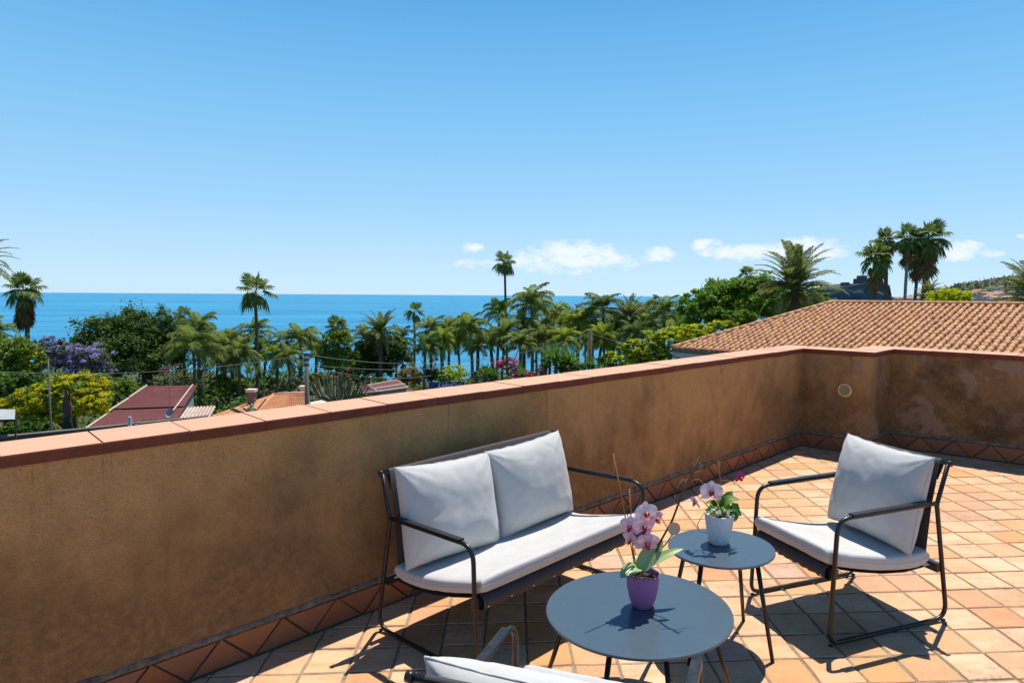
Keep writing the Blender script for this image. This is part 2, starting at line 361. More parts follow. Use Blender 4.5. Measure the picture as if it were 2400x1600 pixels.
leafmat('fan_frond', (0.069, 0.119, 0.020), (0.125, 0.188, 0.037), (0.300, 0.300, 0.119), .38, .6)
leafmat('date_frond', (0.106, 0.150, 0.030), (0.175, 0.225, 0.053), (0.312, 0.300, 0.106), .40, .6)
leafmat('queen_frond_olive', (.12, .18, .03), (.20, .265, .055), (.31, .335, .10), .5, .6)
leafmat('queen_frond_dark', (0.061, 0.115, 0.024), (0.115, 0.182, 0.038), (0.216, 0.270, 0.068), .42, .6)
leafmat('dry_frond', (.14, .085, .035), (.22, .15, .07), (.10, .06, .025), .2, .8)
leafmat('ficus_leaf', (0.048, 0.098, 0.019), (0.082, 0.150, 0.026), (0.132, 0.198, 0.042), .36, .6)
leafmat('fig_leaf', (0.090, 0.186, 0.012), (0.150, 0.282, 0.022), (0.228, 0.360, 0.036), .46, .6)
leafmat('yellow_leaf', (.40, .41, .010), (.62, .57, .018), (.72, .60, .03), .55, .6)
leafmat('lime_leaf', (.32, .41, .010), (.50, .56, .018), (.62, .62, .03), .55, .6)
leafmat('green_leaf', (0.090, 0.168, 0.022), (0.162, 0.264, 0.031), (0.312, 0.372, 0.036), .38, .6)
leafmat('jacaranda_flower', (.27, .25, .50), (.37, .35, .61), (.47, .45, .69), .35, .6)
leafmat('olive_leaf', (.07, .09, .04), (.12, .14, .07), (.17, .18, .10), .2, .6)
leafmat('bush_leaf', (0.044, 0.100, 0.018), (0.088, 0.175, 0.025), (0.163, 0.250, 0.037), .32, .6)
leafmat('russet_leaf', (.22, .15, .03), (.30, .20, .04), (.16, .14, .03), .3, .6)
leafmat('yucca_leaf', (.07, .145, .025), (.11, .21, .035), (.18, .28, .055), .4, .6)
leafmat('bougainvillea_flower', (.50, .03, .10), (.62, .05, .14), (.40, .03, .13), .35, .6)
leafmat('lilac_flower', (.45, .40, .55), (.6, .55, .68), (.35, .30, .45), .3, .6)

# ------------------------------------------------------------------ sea, ground, far land
def sea():
    m = mat('sea_water', (.01, .09, .22), .32, .10); k = NT(m); p = k.pos()
    dist = k.n('ShaderNodeVectorMath', operation='LENGTH'); k.l(p, dist.inputs[0])
    n_ = k.noise(k.mapping(p, scale=(.35, 1, 1)), .035, 5, .6)
    n_far = k.noise(k.mapping(p, scale=(.12, 1, 1)), .004, 5, .6)
    n_ = k.m('ADD', k.m('MULTIPLY', n_, .6), k.m('MULTIPLY', k.noise(k.mapping(p, scale=(.22, 1, 1)), .22, 4, .65), .2)); n_ = k.m('ADD', n_, k.m('MULTIPLY', k.noise(k.mapping(p, scale=(.3, 1, 1)), .75, 3, .6), .2))
    c = k.mix(k.ramp(n_, [(.38, (0, 0, 0)), (.60, (1, 1, 1))]), (.008, .155, .31), (.034, .30, .49))
    c = k.mix(k.m('MULTIPLY', k.ramp(n_far, [(.4, (0, 0, 0)), (.62, (1, 1, 1))]), .55), c, (.005, .13, .30)); k.base(c)
    w = k.m('ADD', k.noise(k.mapping(p, scale=(.5, 1, 1)), .9, 6, .62), k.m('MULTIPLY', k.noise(k.mapping(p, scale=(.35, 1, 1)), .12, 4, .55), 3.0))
    k.bump(w, .9, .55)
    mb = MB(); NA = 96; rs = [10, 60, 120, 300, 900, 3000, 12000, 60000, 160000]
    vs = [(r * math.sin(2 * math.pi * j / NA), r * math.cos(2 * math.pi * j / NA), SEA_Z) for r in rs for j in range(NA)]
    fs = [(i * NA + j, i * NA + (j + 1) % NA, (i + 1) * NA + (j + 1) % NA, (i + 1) * NA + j) for i in range(len(rs) - 1) for j in range(NA)]
    mb.add(vs, [f[::-1] for f in fs]); tag(mb.build('sea', m), kind='structure', label='calm blue sea reaching to the horizon')
sea()
def ground():
    m = noisy('garden_soil', [(.3, (.035, .045, .018)), (.5, (.07, .075, .03)), (.7, (.16, .12, .075))], .5, .95, .5, 3, .1)
    mb = MB(); xs = np.linspace(-170, 170, 69); ys = np.linspace(-60, 125, 75)
    for y in ys:
        for x in xs: mb.v.append((x, y, ground_z(x, y) + .35 * noise.noise(Vector((x * .07, y * .07, 0)))))
    n = len(xs)
    mb.f = [(j * n + i, j * n + i + 1, (j + 1) * n + i + 1, (j + 1) * n + i) for j in range(len(ys) - 1) for i in range(n - 1)]
    tag(mb.build('ground', m, smooth=True), kind='structure', label='dark garden ground falling to the shore')
ground()

# ------------------------------------------------------------------ terrace floor
def clip_poly(poly, n, c):
    out = []
    for i in range(len(poly)):
        a, b = poly[i], poly[(i + 1) % len(poly)]
        da, db = a[0] * n[0] + a[1] * n[1] - c, b[0] * n[0] + b[1] * n[1] - c
        if da <= 0: out.append(a)
        if (da < 0) != (db < 0) and abs(da - db) > 1e-9:
            t = da / (da - db); out.append((a[0] + (b[0] - a[0]) * t, a[1] + (b[1] - a[1]) * t))
    return out
def tile_outline(h, jit, r):
    pts = []
    for i, (sx, sy) in enumerate(((-1, -1), (1, -1), (1, 1), (-1, 1))):
        nx, ny = ((1, -1), (1, 1), (-1, 1), (-1, -1))[i]
        cxy = (sx * (h + r.uniform(-jit, jit)), sy * (h + r.uniform(-jit, jit)))
        pts.append(cxy)
        t = r.uniform(.35, .65)
        if i == 0: pts.append((-h + 2 * h * t, -h + r.uniform(-jit, jit)))
        if i == 1: pts.append((h + r.uniform(-jit, jit), -h + 2 * h * t))
        if i == 2: pts.append((h - 2 * h * t, h + r.uniform(-jit, jit)))
        if i == 3: pts.append((-h + r.uniform(-jit, jit), h - 2 * h * t))
    return pts
def tile_solid(mb, pts, zf, dep=.009, ch=.003):
    cx = sum(p[0] for p in pts) / len(pts); cy = sum(p[1] for p in pts) / len(pts); n = len(pts)
    top = []; rim = []; bot = []
    for x, y in pts:
        d = math.hypot(x - cx, y - cy) + 1e-6; s = max(0, 1 - ch * 1.4 / d)
        top.append((cx + (x - cx) * s, cy + (y - cy) * s, zf(x, y))); rim.append((x, y, zf(x, y) - ch)); bot.append((x, y, zf(x, y) - dep))
    b = list(range(n))
    fs = [tuple(b)] + [(n + i, n + (i + 1) % n, (i + 1) % n, i) for i in b] + [(2 * n + i, 2 * n + (i + 1) % n, n + (i + 1) % n, n + i) for i in b]
    mb.add(top + rim + bot, fs)
def terrace():
    poly = [ws(W1 + .16, -6), ws(W1 + .16, S2 + .16), ws(WJ + .16, S2 + .16), ws(WJ + .16, S3 + .16), ws(-5, S3 + .16), ws(-5, -6)]
    mb = MB(); n = len(poly)
    top = [(p[0], p[1], fz(p[0], p[1]) - .0045) for p in poly]; bot = [(p[0], p[1], -.35) for p in poly]
    mb.add(top + bot, [tuple(reversed(range(n))), tuple(range(n, 2 * n))] + [(i, (i + 1) % n, n + (i + 1) % n, n + i) for i in range(n)])
    fl = tag(mb.build('terrace_floor', MATS['grout']), kind='structure', label='sloping terrace floor of square terracotta tiles with sandy joints')
    r = random.Random(3); variants = []
    for i in range(8):
        q = MB(); tile_solid(q, tile_outline(TILE / 2 - .0062, .0030, r), lambda x, y: 0.0); variants.append(q.mesh('floor_tile')); variants[-1].materials.append(MATS['terracotta_floor'])
    cand = []
    for i in range(-26, 24):
        for j in range(-20, 24):
            cx, cy = TO[0] + (i + .5) * TILE, TO[1] + (j + .5) * TILE
            w, s = cx * n1[0] + cy * n1[1], cx * n3[0] + cy * n3[1]
            if cy < 1.2 or w > W1 + .14 or s > S3 + .14 or (w > WJ + .1 and s > S2 + .14) or w < -4.5: continue
            px_, py_, d = pix((cx, cy, fz(cx, cy)))
            if d < .3: continue
            a = (FPX / d) ** 2 * .04 * CAMH / math.hypot(d, CAMH)
            seen = -60 < px_ < 2460 and py_ < 1680
            cut = w > W1 - .14 or s > S3 - .14 or (w > WJ - .14 and s > S2 - .14)
            cand.append((-(a if seen else 0), i, j, cx, cy, cut, seen))
    cand.sort(); rest = MB()
    for idx, (a, i, j, cx, cy, cut, seen) in enumerate(cand):
        dz = r.uniform(-.0016, .0016); ax, ay = TX + r.uniform(-.009, .009), TY + r.uniform(-.009, .009); rz = r.uniform(-.014, .014)
        one = idx < 300 and seen
        if one and not cut:
            o = obj('floor_tile', r.choice(variants), parent=fl); o.location = (cx, cy, fz(cx, cy) + dz)
            o.rotation_euler = (math.atan(ay), -math.atan(ax), rz + r.choice((0, 1, 2, 3)) * math.pi / 2 if False else rz)
        else:
            pts = [(cx + x, cy + y) for x, y in tile_outline(TILE / 2 - .0062, .0030, r)]
            pts = clip_poly(pts, n1, W1 - .002); pts = clip_poly(pts, n3, S3 - .002)
            if len(pts) < 3: continue
            zf = lambda x, y: fz(cx, cy) + dz + (x - cx) * ax + (y - cy) * ay
            if one:
                q = MB(); tile_solid(q, pts, zf); q.build('floor_tile', MATS['terracotta_floor'], fl)
            else: tile_solid(rest, pts, zf)
    tag(rest.build('floor_tile_remainder', MATS['terracotta_floor'], fl), kind='stuff')
terrace()

# ------------------------------------------------------------------ parapet
def offset_path(P, d):
    """P list of (w,s); walls run along the axes, so offsets are simple"""
    return P
def parapet():
    root = empty('parapet_wall', ws(W1, S2), 'ochre plastered parapet wall with terracotta coping enclosing the terrace', 'wall')
    inn = [(W1, -4.2), (W1, S2), (WJ, S2), (WJ, S3), (-4.2, S3)]
    def path(off): return [(W1 + off, -4.2), (W1 + off, S2 + off), (WJ + off, S2 + off), (WJ + off, S3 + off), (-4.2, S3 + off)]
    # plaster body reaching down as the outer face of the house
    a, b = path(.014), path(.27); mb = MB()
    for i in range(4):
        q = [ws(*a[i]), ws(*a[i + 1]), ws(*b[i + 1]), ws(*b[i])]
        nseg = 1
        mb.hexa([(p[0], p[1], -7.8) for p in q], [(p[0], p[1], cz(p[0], p[1])) for p in q])
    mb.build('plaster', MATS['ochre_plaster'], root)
    # coping slabs
    fi, fo = path(-.006), path(.295); r = random.Random(5)
    for i in range(4):
        A0, A1, B0, B1 = (np.array(x) for x in (fi[i], fi[i + 1], fo[i], fo[i + 1]))
        L = np.linalg.norm(A1 - A0); d = (A1 - A0) / L
        cuts = [0.0]
        if i == 0:
            t = .5166 + 4.2 - .323 * 14
            while t < L - .12: (cuts.append(t) if t > .1 else None); t += .323
        else:
            k = max(1, round(L / .323)); cuts += [L * j / k for j in range(1, k)]
        cuts.append(L)
        for j in range(len(cuts) - 1):
            t0, t1 = cuts[j], cuts[j + 1]; g = .0014
            p0 = A0 + d * (t0 + (g if j else 0)); p1 = A0 + d * (t1 - (g if j < len(cuts) - 2 else 0))
            q0 = B0 if j == 0 else A0 + d * (t0 + g) + (B0 - A0) - d * ((B0 - A0) @ d); q1 = B1 if j == len(cuts) - 2 else A0 + d * (t1 - g) + (B0 - A0) - d * ((B0 - A0) @ d)
            dz = r.uniform(-.0015, .0015); base = [ws(*p) for p in (p0, p1, q1, q0)]
            mid = sum(base) / 4; m_ = MB()
            lo = [(p[0], p[1], cz(p[0], p[1]) + .001 + dz) for p in base]
            rm = [(p[0], p[1], cz(p[0], p[1]) + .040 + dz) for p in base]
            tp = []
            for kk, p in enumerate(base):
                e = p + (mid - p) * .014; tp.append((e[0], e[1], cz(p[0], p[1]) + .0465 + dz))
            m_.add(lo + rm + tp, [(3, 2, 1, 0), (8, 9, 10, 11)] + [(x, (x + 1) % 4, 4 + (x + 1) % 4, 4 + x) for x in range(4)] + [(4 + x, 4 + (x + 1) % 4, 8 + (x + 1) % 4, 8 + x) for x in range(4)])
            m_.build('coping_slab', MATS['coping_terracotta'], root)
    mb = MB(); ja, jb = path(.0), path(.288)
    for i in range(4):
        q = [ws(*ja[i]), ws(*ja[i + 1]), ws(*jb[i + 1]), ws(*jb[i])]; mb.hexa([(p[0], p[1], cz(p[0], p[1]) + .003) for p in q], [(p[0], p[1], cz(p[0], p[1]) + .0415) for p in q])
    mb.build('joint_mortar', noisy('pale_joint', [(.3, (.36, .20, .13)), (.7, (.50, .32, .22))], 20, .95, .3, 80, .003), root)
    # skirting: tiles cut on the diagonal, points up and down in turn
    H = .143; HB = TILE * math.sqrt(2)
    pl = path(.014); pf = path(0)
    def strip(i, t, h, off):
        A0, A1 = np.array(pl[i]), np.array(pl[i + 1]); d = (A1 - A0) / np.linalg.norm(A1 - A0)
        nrm = np.array((-1, 0)) if i in (0, 2) else np.array((0, -1)); w, s = A0 + d * t + nrm * off
        p = ws(w, s); return (p[0], p[1], fz(p[0], p[1]) + h)
    for i in range(4):
        L = np.linalg.norm(np.array(pl[i + 1]) - np.array(pl[i])); t = (0.05 if i == 0 else 0); up = True; g = .0085
        while t < L - .02:
            lo_, hi_ = t - HB / 2, t + HB / 2
            if i == 0 and t < 2.5: t += HB / 2; up = not up; continue
            tri = [(lo_ + g * 1.7, g), (hi_ - g * 1.7, g), (t, H - g * .7)] if up else [(lo_ + g * 1.7, H - g), (t, g * .7), (hi_ - g * 1.7, H - g)]
            tri = [(x + r.uniform(-.003, .003), y + r.uniform(-.003, .003)) for x, y in tri]
            if not up: tri = [tri[0], tri[1], tri[2]]
            pts = clip_poly(clip_poly(tri, (-1, 0), 0), (1, 0), L)
            if len(pts) >= 3:
                m_ = MB(); n = len(pts); cxm = sum(p[0] for p in pts) / n; cym = sum(p[1] for p in pts) / n
                fr = [strip(i, cxm + (x - cxm) * .965, cym + (y - cym) * .955, .014) for x, y in pts]; rm = [strip(i, x, y, .0115) for x, y in pts]; bk = [strip(i, x, y, -.002) for x, y in pts]
                fs = [tuple(range(n))] + [(n + k, n + (k + 1) % n, (k + 1) % n, k) for k in range(n)] + [(2 * n + k, 2 * n + (k + 1) % n, n + (k + 1) % n, n + k) for k in range(n)]
                m_.add(fr + rm + bk, fs); m_.build('skirting_tile', MATS['terracotta_skirting'], root)
            t += HB / 2; up = not up
    # bedding behind the skirting and the ragged mortar fillet on top of it
    mb = MB(); mo = MB()
    for i in range(4):
        L = np.linalg.norm(np.array(pl[i + 1]) - np.array(pl[i]))
        n = int(L / .02); t0 = 2.4 if i == 0 else 0
        b0 = [strip(i, t0, 0, o) for o in (0.004, -.01)]; b1 = [strip(i, L, 0, o) for o in (0.004, -.01)]
        mb.hexa([b0[0], b1[0], b1[1], b0[1]], [(p[0], p[1], p[2] + H) for p in (b0[0], b1[0], b1[1], b0[1])])
        prev = None
        for k in range(int(t0 / .02), n + 1):
            t = min(L, k * .02); f1 = noise.noise(Vector((t * 9, i * 7, 0))); f2 = noise.noise(Vector((t * 22, i * 7, 4)))
            h1 = H - .002 + .004 * f2; h2 = H + .026 + .010 * f1 + .006 * f2; o1 = .013 + .003 * f1
            ring = [strip(i, t, h1 - .004, -.002), strip(i, t, h1 - .002, o1 - .002), strip(i, t, h1 + .010, o1), strip(i, t, h2 - .006, .006 + .002 * f2), strip(i, t, h2, -.002)]
            b = mo.add(ring, [])
            if prev is not None: mo.f += [(prev + x, b + x, b + x + 1, prev + x + 1) for x in range(4)]
            prev = b
    mb.build('skirting_bed', noisy('dark_bed', [(.3, (.045, .035, .028)), (.7, (.11, .085, .065))], 20, .95, .4, 80, .004), root); mo.build('mortar_fillet', MATS['grey_mortar'], root, smooth=True)
parapet()
def vent():
    c = on_plane(1980, 914, n3, S2 + .014); mv = mat('cream_plastic', (.66, .47, .22), .45, .4)
    root = empty('air_vent', c, 'round cream slotted vent set into the stained short wall', 'vent')
    ex = -n1; ez = np.array([0, 0, 1.]); en = -n3
    P = lambda x, z, o: c + ex * x + ez * z + en * o
    mb = MB(); n = 36; prof = [(.066, -.001), (.066, .008), (.060, .012), (.052, .012), (.050, .004)]
    vs = [P(r_ * math.cos(2 * math.pi * j / n), r_ * math.sin(2 * math.pi * j / n), o) for r_, o in prof for j in range(n)]
    mb.add(vs, [(i * n + j, i * n + (j + 1) % n, (i + 1) * n + (j + 1) % n, (i + 1) * n + j) for i in range(len(prof) - 1) for j in range(n)]); mb.build('rim', mv, root)
    mb = MB(); mb.add([P(.051 * math.cos(2 * math.pi * j / n), .051 * math.sin(2 * math.pi * j / n), .002) for j in range(n)], [tuple(range(n))]); mb.build('back_plate', mat('vent_dark', (.12, .09, .05), .8), root)
    for k in range(-4, 5):
        z = k * .0108; h = math.sqrt(.0505 ** 2 - z * z); mb = MB()
        mb.hexa([P(-h, z - .0028, .003), P(h, z - .0028, .003), P(h, z - .0028, .011), P(-h, z - .0028, .011)], [P(-h, z + .0028, .003), P(h, z + .0028, .003), P(h, z + .0028, .008), P(-h, z + .0028, .008)]); mb.build('slat', mv, root)
vent()

# ------------------------------------------------------------------ garden furniture
def seat_bottom(u):
    return float(np.interp(u, [-.04, .0, .065, .15, .245, .32, .40, .47, .53, .60, .66], [.372, .362, .339, .317, .295, .281, .270, .266, .267, .280, .30]))
def cushion_mesh(name, S, na, nb, pw, T, wrinkle, seed, pinch=0.0, sag=0.0):
    """S(a,b)->(point, normal) for a,b in -1..1 ; two sheets joined at the seam"""
    A = np.sin(np.linspace(-math.pi / 2, math.pi / 2, na)); B = np.sin(np.linspace(-math.pi / 2, math.pi / 2, nb))
    mb = MB(); idx = {}
    for side in (1, -1):
        for i, a in enumerate(A):
            for j, b in enumerate(B):
                edge = i in (0, na - 1) or j in (0, nb - 1)
                if edge and side == -1: idx[(side, i, j)] = idx[(1, i, j)]; continue
                f = max(0.0, (1 - abs(a) ** pw) * (1 - abs(b) ** pw)) ** (1 / 2.2 if pw < 4 else 1 / 3.5)
                aa = a * (1 - pinch * (1 - b * b)); bb = b * (1 - pinch * (1 - a * a))
                p, nv = S(aa, bb)
                t = T * f * side
                q = Vector((a * 2.3 + seed * 3.1, b * 2.3, side * 2.0 + seed))
                t += f * wrinkle * (noise.noise(q * .8) * .8 + .22 * noise.noise(q * 2.3)) * side
                ed = max(abs(a), abs(b)); w2 = Vector((a * 1.1 + seed * 1.7 + .35 * noise.noise(q * 1.9), b * 1.9 + .35 * noise.noise(q * 1.3 + Vector((5, 1, 2))), seed * 4.0))
                t -= side * f * wrinkle * .9 * max(0, 1 - abs(noise.noise(w2)) * 5.5) ** 2 * (.25 + .75 * ed ** 3)
                for ca, cb in ((-1, -1), (1, -1), (1, 1), (-1, 1)):
                    da, db = a - ca, b - cb; rr = math.hypot(da, db)
                    if rr < .9: t += side * wrinkle * .55 * math.sin(math.atan2(db * cb, da * ca) * 11 + seed * 2 + ca) * (1 - rr / .9) ** 1.3 * min(1, rr * 6) * f ** .5
                e = .5 * wrinkle * noise.noise(Vector((a * 6, b * 6, seed * 5))) if edge else 0
                v = p + nv * t + Vector((0, 0, e)); idx[(side, i, j)] = len(mb.v); mb.v.append(tuple(v))
        for i in range(na - 1):
            for j in range(nb - 1):
                q = (idx[(side, i, j)], idx[(side, i + 1, j)], idx[(side, i + 1, j + 1)], idx[(side, i, j + 1)])
                mb.f.append(q if side == 1 else q[::-1])
    # seam piping
    ring = [idx[(1, i, 0)] for i in range(na)] + [idx[(1, na - 1, j)] for j in range(1, nb)] + [idx[(1, i, nb - 1)] for i in range(na - 2, -1, -1)] + [idx[(1, 0, j)] for j in range(nb - 2, 0, -1)]
    pip = [mb.v[i] for i in ring]
    return mb, pip
def seating(name, F, ddir, wdir, W, lab, cat, labs_seat, labs_back, htop=.785, ncush=1, seed=1, harm=.585, dz=0.0, dv=0.0):
    """side frames of bent tube, sling, loose cushions. F front foot of the first side, u towards the back, v across"""
    d = np.array([math.cos(R(ddir)), math.sin(R(ddir))]); w_ = np.array([math.cos(R(wdir)), math.sin(R(wdir))]); F = np.array(F)
    def P(u, v, h):
        x, y = F + d * u + w_ * v; return Vector((x, y, fz(x, y) + h))
    zn = Vector((0, 0, 1)); root = empty(name, P(.33, W / 2, 0), lab, cat); MT = MATS['charcoal_metal']; rt = .0105
    for v in (0, W):
        base = [P(.650, v, htop), P(.592, v, harm - .005), P(.690, v, rt + .002), P(-.012, v, rt + .002), P(.012, v, harm), P(.585, v, harm + .002)]
        path = fillet(base[:5] + [base[5]], [0, .05, .07, .055, .075, 0], 7)
        mb = MB(); mb.tube(path, rt, 10); o = mb.build('side_frame', MT, root, True)
        s = -1 if v == 0 else 1; mb = MB(); mb.tube([P(.652, v - .002 * s, htop), P(.652, v + .016 * s, htop)], .0135, 12); mb.build('end_cap', MT, root, True)
        # flat arm pad
        mb = MB(); pts = fillet([P(.095, v, harm + rt), P(.54, v, harm + rt + .002)], 0)
        a, c = P(.085, v, harm + rt - .003), P(.53, v, harm + rt - .001); hw = .0165
        wv = Vector((w_[0], w_[1], 0)) * hw; up = Vector((0, 0, .009))
        mb.add([a - wv, a + wv, c + wv, c - wv, a - wv * .9 + up, a + wv * .9 + up, c + wv * .9 + up, c - wv * .9 + up], [(3, 2, 1, 0), (4, 5, 6, 7), (0, 1, 5, 4), (1, 2, 6, 5), (2, 3, 7, 6), (3, 0, 4, 7)]); mb.build('arm_pad', MT, root)
        for u in (.67, .0):
            mb = MB(); mb.tube([P(u, v, .0), P(u, v, rt * .6)], .010, 10); mb.build('foot_pad', mat('black_rubber', (.012, .012, .012), .8), root)
    mb = MB(); mb.tube([P(.652, 0, htop), P(.652, W, htop)], .0115, 10); mb.build('top_rail', MT, root, True)
    for nm, u, h in (('front_rail', .012, .335), ('rear_rail', .628, .268)):
        mb = MB(); a, c = P(u - .014, 0, h - .022), P(u + .014, 0, h - .022); a2, c2 = P(u - .014, W, h - .022), P(u + .014, W, h - .022); up = Vector((0, 0, .040))
        mb.add([a, c, c2, a2, a + up, c + up, c2 + up, a2 + up], [(3, 2, 1, 0), (4, 5, 6, 7), (0, 1, 5, 4), (1, 2, 6, 5), (2, 3, 7, 6), (3, 0, 4, 7)]); mb.build(nm, MT, root)
    # sling: wraps the top rail, runs down the back and along the seat, wraps the front rail
    prof = [(.632, htop - .085), (.664, htop - .02), (.660, htop + .010), (.650, htop + .0145), (.638, htop + .004), (.622, htop - .10), (.60, .56), (.585, .40), (.578, .30)]
    prof2 = [(.62, .275), (.56, seat_bottom(.56) - .008), (.45, seat_bottom(.45) - .008), (.32, seat_bottom(.32) - .008), (.18, seat_bottom(.18) - .008), (.07, seat_bottom(.07) - .006), (.01, .361), (-.012, .352), (-.0185, .335), (-.017, .305), (.004, .298), (.03, .305)]
    for nm, pr, nv in (('back_sling', prof, 10), ('seat_sling', prof2, 24)):
        mb = MB(); e = .034
        for (u, h) in pr:
            for k in range(nv + 1):
                v = e + (W - 2 * e) * k / nv; wr = .0025 * math.sin(k * 2.4 + u * 9) if nm == 'seat_sling' and u < .03 else 0
                mb.v.append(tuple(P(u + wr, v, h + wr)))
        m_ = nv + 1
        mb.f = [(i * m_ + k, i * m_ + k + 1, (i + 1) * m_ + k + 1, (i + 1) * m_ + k) for i in range(len(pr) - 1) for k in range(nv)]
        mb.build(nm, MATS['charcoal_sling'], root, True)
    nst = max(4, int(W / .13))
    for k in range(nst):
        v = .06 + (W - .12) * k / (nst - 1); mb = MB(); mb.tube([P(-.021, v, .313), P(-.014, v, .313)], .0045, 8); mb.build('snap_button', mat('bright_steel', (.6, .6, .62), .25, .5, 1.0), root, True)
    # seat cushion: follows the sling, boxed sides
    TS = .038; nvv = Vector((0, 0, 1))
    def seat(a, b):
        u = .285 + a * .305; v = W / 2 + b * (W / 2 - .022); h = seat_bottom(u) + TS + .004
        return P(u, v, h), Vector((0, 0, 1))
    mb, pip = cushion_mesh('seat_cushion', seat, 40, 34 if W < .8 else 60, 26, TS, .0030, seed)
    loc = P(.28, W / 2, .3)
    root2 = empty('seat_cushion', loc, labs_seat, 'cushion'); mb.build('cover', MATS['white_canvas'], root2, True)
    pm = MB(); pm.tube(pip, .0018, 6, True); pm.build('piping', MATS['white_canvas'], root2, True)
    # back cushions
    for k in range(ncush):
        cw = (W - .05) / ncush; vc = .025 + cw * (k + .5); hh = .255; ce = [(.003, .0), (-.004, -.004)][k % 2] if ncush > 1 else (0, 0)
        bot = P(.500 + (.01 if k else 0), vc + dv, .350 + ce[1] + dz * .5); topp = P(.605, vc + dv, htop + .036 + ce[1] + dz); ax = (topp - bot); up_ = ax.normalized(); side = Vector((w_[0], w_[1], 0)) ; nrm = side.cross(up_).normalized()
        if nrm.x * d[0] + nrm.y * d[1] > 0: nrm = -nrm
        mid = (bot + topp) / 2 + nrm * .045; hl = ax.length / 2; tilt = (-.03 if k == 0 else .06) if ncush > 1 else .02
        sd_, ud_ = side * math.cos(tilt) + up_ * math.sin(tilt), up_ * math.cos(tilt) - side * math.sin(tilt)
        def back(a, b): return mid + sd_ * (b * (cw / 2 + (.004 if ncush > 1 else .010))) + ud_ * (a * hl), nrm
        mb, pip = cushion_mesh('back_cushion', back, 52, 52, 2.7, .112, .0095, seed + 3 * k + 2, .055)
        rb = empty('back_cushion', bot, labs_back[k], 'cushion'); mb.build('cover', MATS['white_canvas'], rb, True)
        pm = MB(); pm.tube(pip, .0036, 6, True); pm.build('piping', MATS['white_canvas'], rb, True)
seating('garden_sofa', (-.150, 2.715), 137.0, 43.5, 1.215, 'charcoal tube framed two seat garden sofa against the long parapet', 'sofa',
        'long white seat cushion lying on the two seat sofa', ['left white back cushion on the two seat sofa, beside the near arm', 'right white back cushion on the two seat sofa, touching the far arm'], .795, 2, 1, .583, -.024, -.018)
seating('garden_armchair', (1.455, 2.898), 17.5, 107.0, .555, 'charcoal tube framed garden armchair in full view facing the small round table', 'armchair',
        'white seat cushion on the armchair in full view at right', ['white back cushion leaning in the armchair in full view at right'], .772, 1, 4, .585, -.006, -.012)
seating('garden_armchair', (.020, 2.075), -112.0, -21.5, .575, 'charcoal garden armchair seen from behind, cut off by the bottom edge', 'armchair',
        'white seat cushion of the armchair cut off at the bottom edge', ['white back cushion top of the armchair cut off at the bottom edge'], .765, 1, 8, .588, -.055, -.03)
def table(c, rad, h, angs, ft, tp, lab):
    x, y = c; root = empty('side_table', (x, y, fz(x, y)), lab, 'table', 'round garden tables')
    N = 96; mb = MB(); prof = [(rad - .002, h - .011), (rad + .001, h - .009), (rad + .001, h - .002), (rad - .001, h), (rad - .006, h + .0005)]
    vs = []
    for r_, z in prof:
        for j in range(N):
            a = 2 * math.pi * j / N; X, Y = x + r_ * math.cos(a), y + r_ * math.sin(a); vs.append((X, Y, fz(X, Y) + z))
    k = len(prof); fs = [(i * N + j, i * N + (j + 1) % N, (i + 1) * N + (j + 1) % N, (i + 1) * N + j) for i in range(k - 1) for j in range(N)] + [tuple(reversed(range(N))), tuple((k - 1) * N + j for j in range(N))]
    mb.add(vs, fs); mb.build('tabletop', MATS['slate_tabletop'], root)
    for a in angs:
        e = np.array([math.cos(R(a)), math.sin(R(a))]); p0 = np.array(c) + e * ft; p1 = np.array(c) + e * tp
        mb = MB(); mb.tube([(p0[0], p0[1], fz(*p0)), (p1[0], p1[1], fz(*p1) + h - .018)], [.0085, .0105], 10); mb.build('leg', MATS['charcoal_metal'], root, True)
T1 = (.496, 2.499); T2 = (.965, 2.968)
table(T1, .355, .402, (357, 68, 156, 239, 280), .39, .27, 'larger and lower round slate grey table holding the purple pot')
table(T2, .234, .452, (45, 135, 225, 315), .258, .172, 'smaller and taller round slate grey table holding the white pot')

# ------------------------------------------------------------------ orchids on the tables
def leaf_strap(mb, base, tip, width, droop, nrm=Vector((0, 0, 1)), n=9, cup=.25):
    """broad strap leaf as a curved, channelled blade with thickness"""
    b, t = Vector(base), Vector(tip); d = t - b; side = d.cross(nrm).normalized(); up = side.cross(d).normalized(); rows = []
    for i in range(n + 1):
        s = i / n; c = b + d * s + up * droop * 4 * s * (1 - s)
        hw = width / 2 * (math.sin(math.pi * min(1, s * .82 + .16)) ** .7) * (1 if s < .97 else .35)
        rows.append([c - side * hw + up * hw * cup, c - side * hw * .5 + up * hw * cup * .35, c - up * hw * .06, c + side * hw * .5 + up * hw * cup * .35, c + side * hw + up * hw * cup])
    vs = [p for r_ in rows for p in r_]; vs += [p - up * .0014 for p in vs]; k = (n + 1) * 5; fs = []
    for i in range(n):
        for j in range(4):
            a = i * 5 + j; fs += [(a, a + 1, a + 6, a + 5), (k + a + 5, k + a + 6, k + a + 1, k + a)]
    mb.add(vs, fs)
